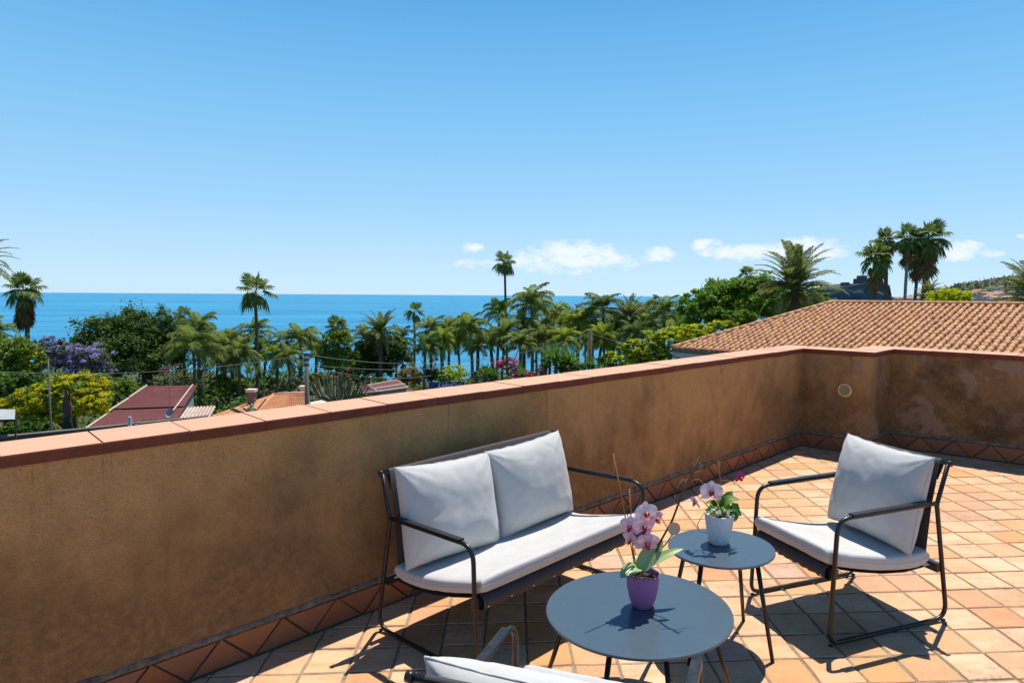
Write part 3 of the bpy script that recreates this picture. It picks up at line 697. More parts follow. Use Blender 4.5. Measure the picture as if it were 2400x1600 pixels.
def petal(mb, c, d, nrm, L, W, bend=.15, ruffle=.0, seed=0, n=7):
    c, d, nrm = Vector(c), Vector(d).normalized(), Vector(nrm).normalized(); side = d.cross(nrm).normalized(); rows = []
    for i in range(n + 1):
        s = i / n; hw = W / 2 * math.sin(math.pi * (s * .9 + .06)) ** .62
        if i == n: hw *= .5
        row = []
        for j in range(5):
            x = (j - 2) / 2; z = bend * L * (s * s - .2 * s) + .10 * W * (1 - x * x) + ruffle * math.sin(x * 5 + s * 7 + seed)
            row.append(c + d * (L * s) + side * (hw * x) + nrm * z)
        rows.append(row)
    vs = [p for r_ in rows for p in r_]; vs += [p - nrm * .0006 for p in vs]; k = (n + 1) * 5; fs = []
    for i in range(n):
        for j in range(4):
            a = i * 5 + j; fs += [(a, a + 1, a + 6, a + 5), (k + a + 5, k + a + 6, k + a + 1, k + a)]
    mb.add(vs, fs)
def petal_mat(name, c_in, c_out, vein, trans=.35):
    m = mat(name, c_out, .55, .3); k = NT(m); p = k.ob(); n_ = k.noise(p, 40, 4, .6); c = k.ramp(n_, [(.35, c_in), (.65, c_out)])
    c = k.mix(k.ramp(k.noise(k.mapping(p, scale=(1, 1, .4)), 110, 3, .6), [(.55, (0, 0, 0)), (.66, (.6, .6, .6))]), c, vein); k.base(c)
    tr = k.n('ShaderNodeBsdfTranslucent'); k.l(c, tr.inputs[0]); mx = k.n('ShaderNodeMixShader'); mx.inputs[0].default_value = trans
    k.l(k.b.outputs[0], mx.inputs[1]); k.l(tr.outputs[0], mx.inputs[2]); k.l(mx.outputs[0], k.t.nodes['Material Output'].inputs[0]); return m
petal_mat('pink_petal', (.78, .52, .66), (.86, .66, .74), (.66, .24, .48)); petal_mat('blush_petal', (.84, .68, .74), (.90, .80, .82), (.80, .45, .62))
petal_mat('magenta_petal', (.42, .02, .22), (.50, .04, .30), (.30, .01, .14)); mat('crimson_lip', (.55, .015, .08), .45); mat('yellow_callus', (.75, .40, .05), .5)
def flower(root, c, face, up, size, pm, lab=None, seed=0):
    """one orchid bloom: three sepals, two broad petals, lip"""
    c, f, u = Vector(c), Vector(face).normalized(), Vector(up); u = (u - f * u.dot(f)).normalized(); s = u.cross(f); r = random.Random(seed)
    o = MB(); o.tube([c - f * .010, c + f * .004], .0035, 8); fl = o.build('flower', MATS[pm], root, True)
    if lab: fl['label'] = lab
    off = root.location
    def part(nm, b, mt): return obj(nm, b.mesh(nm, True, off), MATS[mt], fl)
    for a in (90, 215, 325):
        d = u * math.sin(R(a)) + s * math.cos(R(a)); b = MB(); petal(b, c, d, f, size * .52, size * .36, .10, size * .015, r.random() * 6); part('sepal', b, pm)
    for a in (22, 158):
        d = u * math.sin(R(a)) + s * math.cos(R(a)); b = MB(); petal(b, c + f * .003, d, f, size * .54, size * .60, .12, size * .02, r.random() * 6); part('petal', b, pm)
    b = MB(); petal(b, c + f * .005, (-u + f * .9), f, size * .30, size * .22, .3); petal(b, c + f * .005, (s * .8 + f * .5 - u * .1), f, size * .15, size * .13, .4); petal(b, c + f * .005, (-s * .8 + f * .5 - u * .1), f, size * .15, size * .13, .4); part('lip', b, 'crimson_lip')
    b = MB(); b.tube([c + f * .004, c + f * .014 + u * .004, c + f * .018 - u * .002], [.0035, .004, .002], 8); part('column', b, 'yellow_callus')
def pot(root, c, prof, m, n=48, dimple=0):
    mb = MB(); x, y, z = c; mb.lathe(prof, c, n)
    return mb.build('pot', m, root, True)
noisy('potting_bark', [(.3, (.03, .02, .012)), (.7, (.14, .09, .05))], 60, .95, .9, 120, .01)
noisy('stem_brown', [(.3, (.06, .035, .018)), (.7, (.17, .10, .05))], 40, .8, .3, 90, .003); noisy('cane_stake', [(.3, (.25, .10, .03)), (.7, (.36, .16, .05))], 30, .6, .2, 90, .002)
noisy('dry_twig', [(.3, (.22, .15, .08)), (.7, (.40, .30, .18))], 50, .8, .2, 90, .002)
m = noisy('orchid_leaf', [(.3, (.22, .33, .12)), (.7, (.30, .40, .17))], 12, .42, .15, 60, .003, 'ob', .45); noisy('ivy_leaf', [(.3, (.05, .14, .012)), (.7, (.12, .24, .025))], 18, .62, .2, 60, .003, 'ob', .45)
noisy('purple_glaze', [(.3, (.31, .115, .29)), (.7, (.35, .135, .33))], 3, .55, .05, 200, .001, 'ob', .35)
def mat_hammered():
    m = mat('white_hammered', (.66, .66, .69), .45, .45); k = NT(m); v = k.n('ShaderNodeTexVoronoi'); v.inputs['Scale'].default_value = 62; k.l(k.ob(), v.inputs[0]); k.bump(v.outputs['Distance'], .6, .005)
mat_hammered()
def orchid_purple():
    b = floor_pt(1505, 1419, .403); x, y, z = b; Y = y
    root = empty('potted_orchid', b, 'pink orchid with pale strap leaves in a smooth purple pot', 'potted plant')
    pot(root, b, [(.034, 0), (.040, .004), (.052, .035), (.060, .075), (.0635, .120), (.0645, .134), (.0625, .1345), (.0605, .118), (.0595, .112)], MATS['purple_glaze'])
    mb = MB(); mb.lathe([(.060, .108), (.058, .113), (.03, .117), (.001, .116)], b, 24)
    r = random.Random(4)
    for i in range(26):
        a = r.random() * 6.3; q = r.random() ** .5 * .05; p = Vector((x + q * math.cos(a), y + q * math.sin(a), z + .116)); mb.tube([p, p + Vector((r.uniform(-.016, .016), r.uniform(-.016, .016), r.uniform(.002, .014)))], .0035, 5)
    mb.build('soil', MATS['potting_bark'], root)
    Q = lambda px_, py_, dy=0: Vector(at_y(px_, py_, Y + dy))
    for (p0, p1, w, dr, nr) in ((Q(1497, 1330), Q(1454, 1352, -.05), .064, .012, (0, -.45, 1)), (Q(1500, 1332), Q(1553, 1266, .01), .072, .004, (-.5, -.9, .45)), (Q(1512, 1328, .02), Q(1601, 1285, .05), .040, .012, (0, -.5, 1)), (Q(1505, 1332, .03), Q(1478, 1305, .07), .045, .01, (0, .3, 1))):
        mb = MB(); leaf_strap(mb, p0, p1, w, dr, Vector(nr)); mb.build('leaf', MATS['orchid_leaf'], root, True)
    for p0, p1, rr in ((Q(1487, 1320), Q(1437, 1063, .03), .0024), (Q(1486, 1325, .02), Q(1475, 1145, .04), .0026)):
        mb = MB(); mb.tube([p0, p1], rr, 8); mb.build('stake', MATS['cane_stake'], root, True)
    def stem(pts, rr=.0022, nm='stem', mt='stem_brown'):
        mb = MB(); mb.tube(fillet(pts, .02, 4), rr, 7); mb.build(nm, MATS[mt], root, True)
    stem([Q(1525, 1325), Q(1548, 1268), Q(1575, 1220), Q(1590, 1180), Q(1602, 1148), Q(1622, 1112), Q(1640, 1070)], .0042)
    stem([Q(1512, 1320, .01), Q(1560, 1275, .01), Q(1584, 1240, .01)], .0024)
    for a in ([(1589, 1190), (1580, 1176), (1582, 1160)], [(1604, 1145), (1610, 1128), (1598, 1122)], [(1622, 1125), (1640, 1122), (1650, 1135)], [(1625, 1108), (1642, 1102), (1646, 1090), (1638, 1084)], [(1616, 1124), (1602, 1124), (1594, 1130), (1588, 1142)], [(1630, 1092), (1624, 1085)]):
        stem([Q(*p) for p in a], .0013, 'twig', 'dry_twig')
    stem([Q(1490, 1322), Q(1470, 1200), Q(1466, 1190), Q(1478, 1184), Q(1490, 1200), Q(1505, 1215)], .0018)
    stem([Q(1490, 1300), Q(1486, 1285), Q(1495, 1275), Q(1512, 1278), Q(1514, 1268)], .0016)
    mb = MB(); c = Q(1580, 1238, -.004); mb.add([c + Vector((.024 * math.cos(2 * math.pi * j / 28), -.001, .0255 * math.sin(2 * math.pi * j / 28))) for j in range(28)] + [c + Vector((.024 * math.cos(2 * math.pi * j / 28), .001, .0255 * math.sin(2 * math.pi * j / 28))) for j in range(28)], [tuple(range(28)), tuple(reversed(range(28, 56)))] + [(j, 28 + j, 28 + (j + 1) % 28, (j + 1) % 28) for j in range(28)]); mb.build('tag', mat('buff_tag', (.50, .36, .27), .8), root)
    F = (0, -1, .15)
    for (px_, py_, dy, face, sz, pm, s) in ((1512, 1203, -.015, (.35, -1, .1), .094, 'blush_petal', 1), (1478, 1232, -.01, (-.6, -1, 0), .078, 'pink_petal', 2), (1508, 1232, .01, (.2, -1, -.1), .08, 'pink_petal', 3), (1516, 1268, -.02, (.1, -1, -.35), .092, 'pink_petal', 4), (1480, 1262, -.015, (-.9, -.7, -.2), .070, 'pink_petal', 5), (1536, 1215, .012, (.7, -.8, 0), .07, 'pink_petal', 6)):
        flower(root, Q(px_, py_, dy), face, (0, 0, 1), sz, pm, None, s)
orchid_purple()
def orchid_white():
    b = floor_pt(1684, 1271, .453); x, y, z = b; Y = y
    root = empty('potted_orchid', b, 'orchid with one open pink bloom in a dimpled white pot', 'potted plant')
    pot(root, b, [(.042, 0), (.046, .003), (.053, .045), (.061, .090), (.0668, .136), (.0655, .139), (.063, .137), (.058, .11)], MATS['white_hammered'], 64)
    mb = MB(); mb.lathe([(.060, .112), (.05, .122), (.001, .126)], b, 24); mb.build('soil', MATS['potting_bark'], root, True)
    Q = lambda px_, py_, dy=0: Vector(at_y(px_, py_, Y + dy)); r = random.Random(9)
    def ivy(c, size, nrm):
        nrm = Vector(nrm).normalized(); a = nrm.orthogonal().normalized(); bb = nrm.cross(a); th = r.random() * 6; o = MB()
        sh = [(1, 0), (.55, .35), (.5, .75), (.05, .45), (-.35, .5), (-.3, 0), (-.35, -.5), (.05, -.45), (.5, -.75), (.55, -.35)]
        pts = [Vector(c) + (a * math.cos(th) + bb * math.sin(th)) * (p * size) + (bb * math.cos(th) - a * math.sin(th)) * (q * size) - nrm * (abs(q) * size * .2) for p, q in sh]
        k = len(pts); o.add([Vector(c)] + pts, [(0, 1 + j, 1 + (j + 1) % k) for j in range(k)]); o.build('ivy_leaf', MATS['ivy_leaf'], root, True)
    for i in range(34):
        ivy(Q(1655 + r.random() * 62, 1186 + r.random() * 18, r.uniform(-.06, .05)), r.uniform(.010, .018), (r.uniform(-.6, .6), r.uniform(-1, .2), r.uniform(.4, 1)))
    for (p0, p1, w, dr, nr) in ((Q(1690, 1195), Q(1734, 1170, -.01), .055, .035, (-.3, -.5, 1)), (Q(1722, 1178), Q(1722, 1222, -.03), .05, -.004, (.3, -1, .2)), (Q(1690, 1196), Q(1668, 1150, .03), .05, .01, (.6, -.6, .6)), (Q(1695, 1190, .02), Q(1716, 1150, .03), .05, .01, (-.6, -.8, .4)), (Q(1680, 1192), Q(1652, 1178, .03), .045, .02, (0, -.4, 1)), (Q(1700, 1192), Q(1738, 1208, -.02), .042, .02, (0, -.7, .6))):
        mb = MB(); leaf_strap(mb, p0, p1, w, dr, Vector(nr)); mb.build('leaf', MATS['ivy_leaf'], root, True)
    mb = MB(); mb.tube([Q(1694, 1200), Q(1684, 1078)], .0024, 8); mb.build('stake', MATS['cane_stake'], root, True)
    def stem(pts, rr=.0020, mt='stem_brown'):
        mb = MB(); mb.tube(fillet(pts, .02, 4), rr, 7); mb.build('stem', MATS[mt], root, True)
    stem([Q(1692, 1200), Q(1690, 1130), Q(1686, 1112), Q(1670, 1088)], .0022, 'cane_stake'); stem([Q(1688, 1125), Q(1708, 1126), Q(1722, 1132)], .0014, 'dry_twig')
    stem([Q(1690, 1190), Q(1676, 1150), Q(1650, 1160), Q(1640, 1168)], .0016, 'dry_twig'); stem([Q(1652, 1198, -.05), Q(1634, 1228, -.06), Q(1640, 1245, -.06), Q(1656, 1248, -.05)], .0018, 'dry_twig')
    flower(root, Q(1667, 1152, -.05), (-.15, -1, .1), (0, 0, 1), .10, 'blush_petal', 'open blush pink bloom with magenta centre', 11)
    flower(root, Q(1631, 1176, -.03), (-1, -.3, -.4), (.3, 0, 1), .062, 'pink_petal', 'half closed pink bloom hanging to the left', 12)
    flower(root, Q(1733, 1118, -.01), (.5, -.9, -.2), (0, 0, 1), .056, 'magenta_petal', 'small dark magenta bloom on a thin twig', 13)
orchid_white()

# ------------------------------------------------------------------ neighbour's tiled house
SR, SE, KR, ZR = 25.0, 19.03, .26, 1.406
WR, WE = 10.294, 13.05
def roof_z(s): return ZR - KR * (SR - s)
def hip_w(s): return WR + (SR - s) * (WE - WR) / (SR - SE)
def barrel(L, r0, r1, seg=6, th=.012):
    """half round clay tile, axis +y up the slope, lower end at y=0"""
    mb = MB(); vs = []
    for (y, rr) in ((0, r0), (L, r1)):
        for k in range(seg + 1):
            a = math.pi * k / seg; vs.append((rr * math.cos(a), y, rr * math.sin(a) * .92))
    for k in range(seg + 1):
        a = math.pi * k / seg; vs.append(((r0 - th) * math.cos(a), 0, (r0 - th) * math.sin(a) * .92))
    n = seg + 1; fs = [(k, n + k, n + k + 1, k + 1) for k in range(seg)] + [(2 * n + k, k, k + 1, 2 * n + k + 1) for k in range(seg)]
    mb.add(vs, fs); return mb
def neighbour():
    base = ws(WR, SE); gz = -7.9
    root = empty('tiled_house', (base[0], base[1], gz), 'neighbouring house with a broad hipped roof of clay barrel tiles', 'house')
    mr = MATS['roof_clay']; mw = noisy('cream_render', [(.3, (.46, .45, .38)), (.7, (.56, .55, .48))], 2, .9, .2, 30, .005)
    # walls
    mb = MB(); q = [ws(WE - .45, SE + .45), ws(-6, SE + .45), ws(-6, 2 * SR - SE - .45), ws(WE - .45, 2 * SR - SE - .45)]
    mb.hexa([(p[0], p[1], gz) for p in q], [(p[0], p[1], roof_z(SE) - .22) for p in q]); mb.build('wall', mw, root)
    # roof slab under the tiles
    mb = MB(); up = np.array([0, 0, 1.])
    def RP(w, s, dz=0): p = ws(w, s); return (p[0], p[1], roof_z(min(s, 2 * SR - s)) + dz)
    vs = [RP(WE, SE), RP(-6, SE), RP(-6, SR), RP(WR, SR), RP(WE, 2 * SR - SE), RP(-6, 2 * SR - SE)]; lo = [(v[0], v[1], v[2] - .10) for v in vs]
    mb.add(vs + lo, [(0, 1, 2, 3), (0, 3, 4), (3, 2, 5, 4), (6, 9, 8, 7), (6, 10, 9), (9, 10, 11, 8), (0, 6, 7, 1), (4, 10, 6, 0)]); roof = mb.build('roof', mat('roof_bed', (.22, .14, .10), .95), root)
    # gutter cornice below the eaves
    mg = noisy('pale_cornice', [(.3, (.40, .42, .37)), (.7, (.52, .53, .47))], 3, .7, .1, 30, .004); mb = MB()
    for (o0, o1, z0, z1) in ((-.05, .12, -.145, -.105), (.0, .2, -.215, -.15), (.06, .3, -.27, -.22), (.2, .5, -.33, -.275)):
        a, b_, c, d = ws(WE + .03 - o0, SE + o0), ws(-6, SE + o0), ws(-6, SE + o1), ws(WE + .03 - o1, SE + o1)
        e, f = ws(WE + .03 - o0, 2 * SR - SE), ws(WE + .03 - o1, 2 * SR - SE); zz = roof_z(SE)
        mb.hexa([(*p[:2], zz + z0) for p in (a, b_, c, d)], [(*p[:2], zz + z1) for p in (a, b_, c, d)]); mb.hexa([(*p[:2], zz + z0) for p in (a, d, f, e)], [(*p[:2], zz + z1) for p in (a, d, f, e)])
    mb.build('gutter', mg, root)
    # tiles
    PIT, ROW = .197, .292; L = .36; r = random.Random(2)
    tile = [barrel(L, .087 + r.uniform(-.003, .003), .062).mesh('roof_tile', True) for _ in range(5)]
    for t in tile: t.materials.append(mr)
    ex = -n1; ey = (n3 + np.array([0, 0, KR])); ey = ey / np.linalg.norm(ey); ez = np.cross(ex, ey)
    M0 = Matrix((tuple(ex), tuple(ey), tuple(ez))).transposed()
    cand = []
    nrow = int((SR - SE) / ROW)
    for i in range(nrow + 1):
        s = SE - .03 + i * ROW
        for j in range(-60, 90):
            w = WR + .06 - j * PIT
            if w > hip_w(s + .1) - .06 or w < -5.8 or s > SR - .1: continue
            p = np.array(RP(w, s, .012)); px_, py_, d = pix(p)
            vis = d > 0 and -20 < px_ < 2420 and py_ < 842 - (0 if px_ > 1860 else 0)
            # hidden behind the parapet?
            lim = 846 if px_ > 2090 else (828 if px_ > 1850 else 828 + (1850 - px_) * .06)
            vis = vis and py_ < lim
            cand.append((-1 / d if vis else 1, i, j, p))
    cand.sort(key=lambda t: t[0]); rest = MB(); rn = []
    proto = barrel(L, .087, .062)
    for k, (key, i, j, p) in enumerate(cand):
        jx, jy, jr = r.uniform(-.010, .010), r.uniform(-.018, .018) - (.05 if r.random() < .03 else 0), r.uniform(-.035, .035)
        M = M0 @ Matrix.Rotation(jr, 3, 'Z') @ Matrix.Rotation(.080 + r.uniform(-.012, .012), 3, 'X')
        pp = Vector(p) + Vector(ex) * jx + Vector(ey) * jy
        if k < 300 and key < 0:
            o = obj('roof_tile', r.choice(tile), parent=roof); o.matrix_local = Matrix.Translation(pp - root.location) @ M.to_4x4()
        else:
            rest.add([M @ Vector(v) + pp for v in proto.v], proto.f); rn += [r.random()] * len(proto.f)
    ro = rest.build('roof_tile_remainder', mr, roof, True, off=root.location); tag(ro, kind='stuff')
    at = ro.data.attributes.new('rnd', 'FLOAT', 'FACE'); at.data.foreach_set('value', rn)
    # pans between the barrels
    mb = MB()
    for i in range(0, nrow + 1):
        s0, s1 = SE + i * ROW, min(SR, SE + (i + 1) * ROW)
        a, b_, c, d = RP(hip_w(s0), s0, .028), RP(-6, s0, .028), RP(-6, s1, .012), RP(hip_w(s1), s1, .012)
        mb.add([a, b_, c, d, (a[0], a[1], a[2] - .02), (b_[0], b_[1], b_[2] - .02)], [(0, 1, 2, 3), (4, 5, 1, 0)])
    mb.build('pan_course', noisy('pan_clay', [(.3, (.36, .22, .13)), (.7, (.52, .34, .21))], 5, .9, .3, 30, .006), roof, off=root.location)
    # ridge and hip caps
    cap = barrel(.40, .125, .105, 7); cm = cap.mesh('ridge_tile', True); cm.materials.append(mr)
    def caps(p0, p1, step):
        p0, p1 = Vector(p0), Vector(p1); d = p1 - p0; n = int(d.length / step); d.normalize(); x = d.cross(Vector((0, 0, 1))).normalized(); z = x.cross(d)
        M = Matrix((tuple(x), tuple(d), tuple(z))).transposed()
        for k in range(n):
            o = obj('ridge_tile', cm, parent=roof); o.matrix_local = Matrix.Translation(p0 + d * (k * step) - root.location) @ (M @ Matrix.Rotation(.045, 3, 'X')).to_4x4()
    caps(RP(-5.8, SR, .03), RP(WR + .1, SR, .03), .335); caps(RP(WE + .02, SE - .02, .03), RP(WR, SR, .03), .335)
    mb = MB(); p = np.array(RP(WR, SR, .05)); mb.lathe([(.15, -.06), (.15, .02), (.10, .07), (.02, .09)], p, 12); mb.build('ridge_cap', mr, roof, True, off=root.location)
neighbour()

# ------------------------------------------------------------------ palms
def frond_feather(seed, L=1.0, e0=50, bend=95, n=30, leaf=.30, droop=.5, wid=.016, vee=.35):
    """feather frond starting at the origin towards +x; e0 start angle, bend total bend downwards"""
    r = random.Random(seed); mb = MB(); pts = []; p = Vector((0, 0, 0)); N = 14
    for i in range(N + 1):
        t = i / N; a = R(e0 - bend * t ** 1.35); pts.append(p.copy()); p = p + Vector((math.cos(a), 0, math.sin(a))) * (L / N)
    mb.tube(pts, [.013 * (1 - .85 * i / N) * L for i in range(N + 1)], 3, caps=False)
    for i in range(n):
        t = .16 + .84 * (i + r.uniform(-.2, .2)) / n; t = min(.995, max(.1, t)); k = min(N - 1, int(t * N)); f = t * N - k
        c = pts[k].lerp(pts[k + 1], f); d = (pts[k + 1] - pts[k]).normalized(); up = Vector((0, 1, 0)).cross(d) * -1
        ll = leaf * L * (math.sin(math.pi * min(1, .18 + t * .80)) ** .6) * r.uniform(.85, 1.1)
        for s in (-1, 1):
            dr = Vector((0, s, 0)) * math.cos(.5) + d * (.45 + .5 * t) + up * vee * r.uniform(.2, 1.1); dr.normalize()
            m_ = c + dr * ll * .55 - Vector((0, 0, 1)) * droop * ll * .12; tp = c + dr * ll * .92 - Vector((0, 0, 1)) * droop * ll * r.uniform(.45, .8)
            w = d * wid * L
            mb.add([c - w * .5, c + w * .5, m_ + w, m_ - w, tp], [(0, 1, 2, 3), (3, 2, 4)])
    return mb.mesh('frond')
def frond_fan(seed, L=1.0, e0=40, bend=40, n=20, fan=.55, droop=.3, spread=150):
    r = random.Random(seed); mb = MB(); pts = []; p = Vector((0, 0, 0)); N = 5
    for i in range(N + 1):
        a = R(e0 - bend * i / N); pts.append(p.copy()); p = p + Vector((math.cos(a), 0, math.sin(a))) * (L * (1 - fan) / N)
    mb.tube(pts, [.013 * L] * 4 + [.009 * L] * 2, 3, caps=False)
    a = R(e0 - bend * 1.25); d = Vector((math.cos(a), 0, math.sin(a))); up = Vector((-math.sin(a), 0, math.cos(a))); h = pts[-1]
    for i in range(n):
        th = R(-spread + 2 * spread * (i + .5) / n) ; q = d * math.cos(th) + Vector((0, 1, 0)) * math.sin(th) - up * .18 * abs(math.sin(th))
        ll = L * fan * (.75 + .25 * math.cos(th * .6)) * r.uniform(.9, 1.08); sd = q.cross(up).normalized(); hw = ll * math.tan(R(spread / n)) * .62
        b0 = h; m1 = h + q * ll * .58 - Vector((0, 0, 1)) * droop * ll * .08; tp = h + q * ll * .86 - Vector((0, 0, 1)) * droop * ll * r.uniform(.35, .85)
        tw = up * hw * .35 * (1 if i % 2 else -1)
        mb.add([b0, m1 - sd * hw + tw, m1 + sd * hw - tw, tp + sd * hw * .2, tp - sd * hw * .2], [(0, 1, 2), (1, 4, 3, 2)])
    return mb.mesh('frond')
def mk(fn, name, mt, specs):
    out = []
    for s, kw in enumerate(specs):
        me = fn(s * 13 + len(name), **kw); me.materials.append(MATS[mt]); out.append(me)
    return out
QU = dict(n=36, leaf=.33, droop=1.0, wid=.017)
FR = {
 'queen': [mk(frond_feather, 'queen', mt, [dict(e0=84, bend=85, **QU), dict(e0=74, bend=120, **QU), dict(e0=62, bend=130, **QU), dict(e0=46, bend=130, **QU), dict(e0=26, bend=115, **QU), dict(e0=0, bend=85, **QU)]) for mt in ('queen_frond', 'queen_frond_bright', 'queen_frond_olive', 'queen_frond_dark')],
 'date': [mk(frond_feather, 'date', 'date_frond', [dict(e0=80, bend=42, n=40, leaf=.20, droop=.25, wid=.014), dict(e0=62, bend=55, n=40, leaf=.20, droop=.25, wid=.014), dict(e0=46, bend=62, n=40, leaf=.20, droop=.3, wid=.014), dict(e0=30, bend=66, n=40, leaf=.20, droop=.35, wid=.014), dict(e0=12, bend=66, n=36, leaf=.20, droop=.4, wid=.014), dict(e0=-10, bend=55, n=36, leaf=.19, droop=.4, wid=.014)])],
 'fan': [mk(frond_fan, 'fan', 'fan_frond', [dict(e0=82, bend=8, droop=.1, fan=.5), dict(e0=66, bend=20, droop=.2, fan=.5), dict(e0=48, bend=34, droop=.4, fan=.48), dict(e0=28, bend=45, droop=.6, fan=.48), dict(e0=6, bend=50, droop=.75, fan=.46), dict(e0=-18, bend=45, droop=.75, fan=.46)])],
}
DRY = mk(frond_fan, 'dryfan', 'dry_frond', [dict(e0=-50, bend=30, droop=.4), dict(e0=-62, bend=22, droop=.3)])
DRYF = mk(frond_feather, 'dryfeather', 'dry_frond', [dict(e0=-40, bend=45, n=24, leaf=.2, droop=.8, wid=.009)])
def palm(kind, px_, py_, hw, Y, label, nf=None, basepx=None, tr=.15, dry=0, var=0, name=None, sx=1.0, group='palms in the seaside garden', pale=False, zscale=1.0, dryf=0):
    r = random.Random(int(px_ * 7 + py_)); top = Vector(at_y(px_, py_, Y)); bx = at_y(basepx if basepx else px_, py_, Y)[0]
    gz = ground_z(bx, Y); root = empty(name or {'queen': 'queen_palm', 'date': 'date_palm', 'fan': 'fan_palm'}[kind], (bx, Y, gz), label, 'palm tree', group)
    rad = hw / FPX * Y; H = top.z - gz; loc = root.location
    N = 9; mb = MB(); bow = r.uniform(-.15, .15)
    pts = [Vector((bx + (top.x - bx) * (i / N) ** 1.3 + bow * math.sin(math.pi * i / N), Y + .1 * math.sin(i * 1.3), gz - .2 + (H + .2) * i / N)) for i in range(N + 1)]
    rads = [tr * (1.35 - .3 * min(1, i / 2)) * (1 - .25 * i / N) for i in range(N + 1)]
    if kind == 'fan': rads[-1] *= 1.25
    mb.tube(pts, rads, 9); mb.build('trunk', MATS['pale_trunk' if pale else 'palm_trunk'], root, True)
    fam = FR[kind][var % len(FR[kind])]; nf = nf or {'queen': 17, 'date': 46, 'fan': 22}[kind]
    scale = rad * {'queen': 1.52, 'date': 1.30, 'fan': 1.27}[kind]
    for i in range(nf):
        t = (i + .5) / nf; k = min(5, int(t ** (.9 if kind != 'fan' else .85) * 6)); az = i * 2.39996 + r.uniform(-.3, .3)
        o = obj('frond', fam[k], parent=root); s = scale * r.uniform(.85, 1.08) * (1 if k < 4 else .94)
        o.scale = (s, s * r.uniform(.85, 1.05), s * zscale); o.rotation_euler = (r.uniform(-.25, .25), r.uniform(-.14, .14), az); o.location = top - loc + Vector((0, 0, r.uniform(-.08, .05) * rad - (.10 * rad * k / 5)))
    for i in range(dry):
        o = obj('dry_frond', DRY[i % 2], parent=root); s = scale * r.uniform(.7, 1.0); o.scale = (s, s, s); o.rotation_euler = (0, r.uniform(-.1, .25), i * 2.39996); o.location = top - loc - Vector((0, 0, rad * (.15 + .95 * i / max(1, dry))))
    for i in range(dryf):
        o = obj('dry_frond', DRYF[0], parent=root); s = scale * r.uniform(.6, .9); o.scale = (s, s, s); o.rotation_euler = (0, r.uniform(-.1, .3), i * 2.39996 + 1); o.location = top - loc - Vector((0, 0, rad * .1))
    return root
# fan palms
palm('fan', 56, 682, 44, 58, 'fan palm with a thick hanging brown skirt at the far left', 22, tr=.22, dry=42)
palm('fan', 599, 686, 47, 60, 'tall fan palm standing against the sea left of the utility pole', 15, tr=.17)
palm('fan', 1183, 618, 31, 72, 'tallest slender fan palm, alone above the horizon in mid view', 20, 1192, tr=.15)
palm('fan', 970, 732, 26, 72, 'thin fan palm above the blue sign, crown against the sea', 14, 968, tr=.13)
palm('fan', 430, 742, 26, 66, 'small fan palm rising behind the dark round tree', 17, tr=.17, dry=8)
palm('fan', 1750, 648, 28, 66, 'fan palm with an open crown behind the large leafy tree', 17, tr=.15)
palm('fan', 1677, 672, 24, 68, 'leftmost low fan palm peeping over the large leafy tree', 17, tr=.15, dry=6)
palm('fan', 1715, 680, 22, 69, 'short fan palm just above the leafy tree, between two taller palms', 16, tr=.15)
palm('fan', 791, 772, 34, 62, 'fan palm with upright leaves wrapped in a creeper beside the pole', 22, tr=.2)
palm('fan', 2052, 608, 42, 50, 'lowest and leftmost fan palm of the right hand clump', 24, 2078, tr=.17, dry=5, group='clump of fan palms behind the tiled roof')
palm('fan', 2074, 568, 34, 52, 'second fan palm from the left in the right hand clump', 22, 2096, tr=.17, dry=5, group='clump of fan palms behind the tiled roof')
palm('fan', 2126, 562, 38, 50, 'middle fan palm of the clump with a thin pale trunk', 22, 2136, tr=.13, dry=4, pale=True, group='clump of fan palms behind the tiled roof')
palm('fan', 2150, 602, 34, 53, 'shaded fan palm tucked low inside the right hand clump', 26, 2142, tr=.14, dry=6, group='clump of fan palms behind the tiled roof')
palm('fan', 2178, 562, 46, 50, 'tallest and rightmost fan palm of the clump, thick shaggy trunk', 26, 2170, tr=.22, dry=8, group='clump of fan palms behind the tiled roof')
# date palms
palm('date', 1862, 672, 92, 36, 'large date palm with arching fronds just behind the tiled roof', 56, tr=.27, dryf=8)
palm('date', 893, 778, 50, 62, 'bushy grey green date palm in front of the dark tree near mid left', 46, tr=.25, dryf=6)
palm('date', 1226, 770, 46, 68, 'stiff grey fronded date palm behind the tallest palm', 36, tr=.2)
palm('date', 1278, 772, 36, 68, 'low date palm with stiff upright leaves right of the pale trunk', 34, tr=.2)
palm('date', 1474, 742, 46, 60, 'olive date palm with dry lower fronds near the yellow green tree', 46, tr=.22, dryf=10)
palm('date', 2425, 692, 92, 33, 'date palm entering the frame at the right edge', 46, tr=.25)
palm('date', -60, 612, 76, 33, 'feathery palm whose frond tips enter at the upper left edge', 40, tr=.22)
palm('date', 2178, 684, 28, 38, 'short stiff leaved palm at the foot of the shaggy trunk', 30, tr=.16)
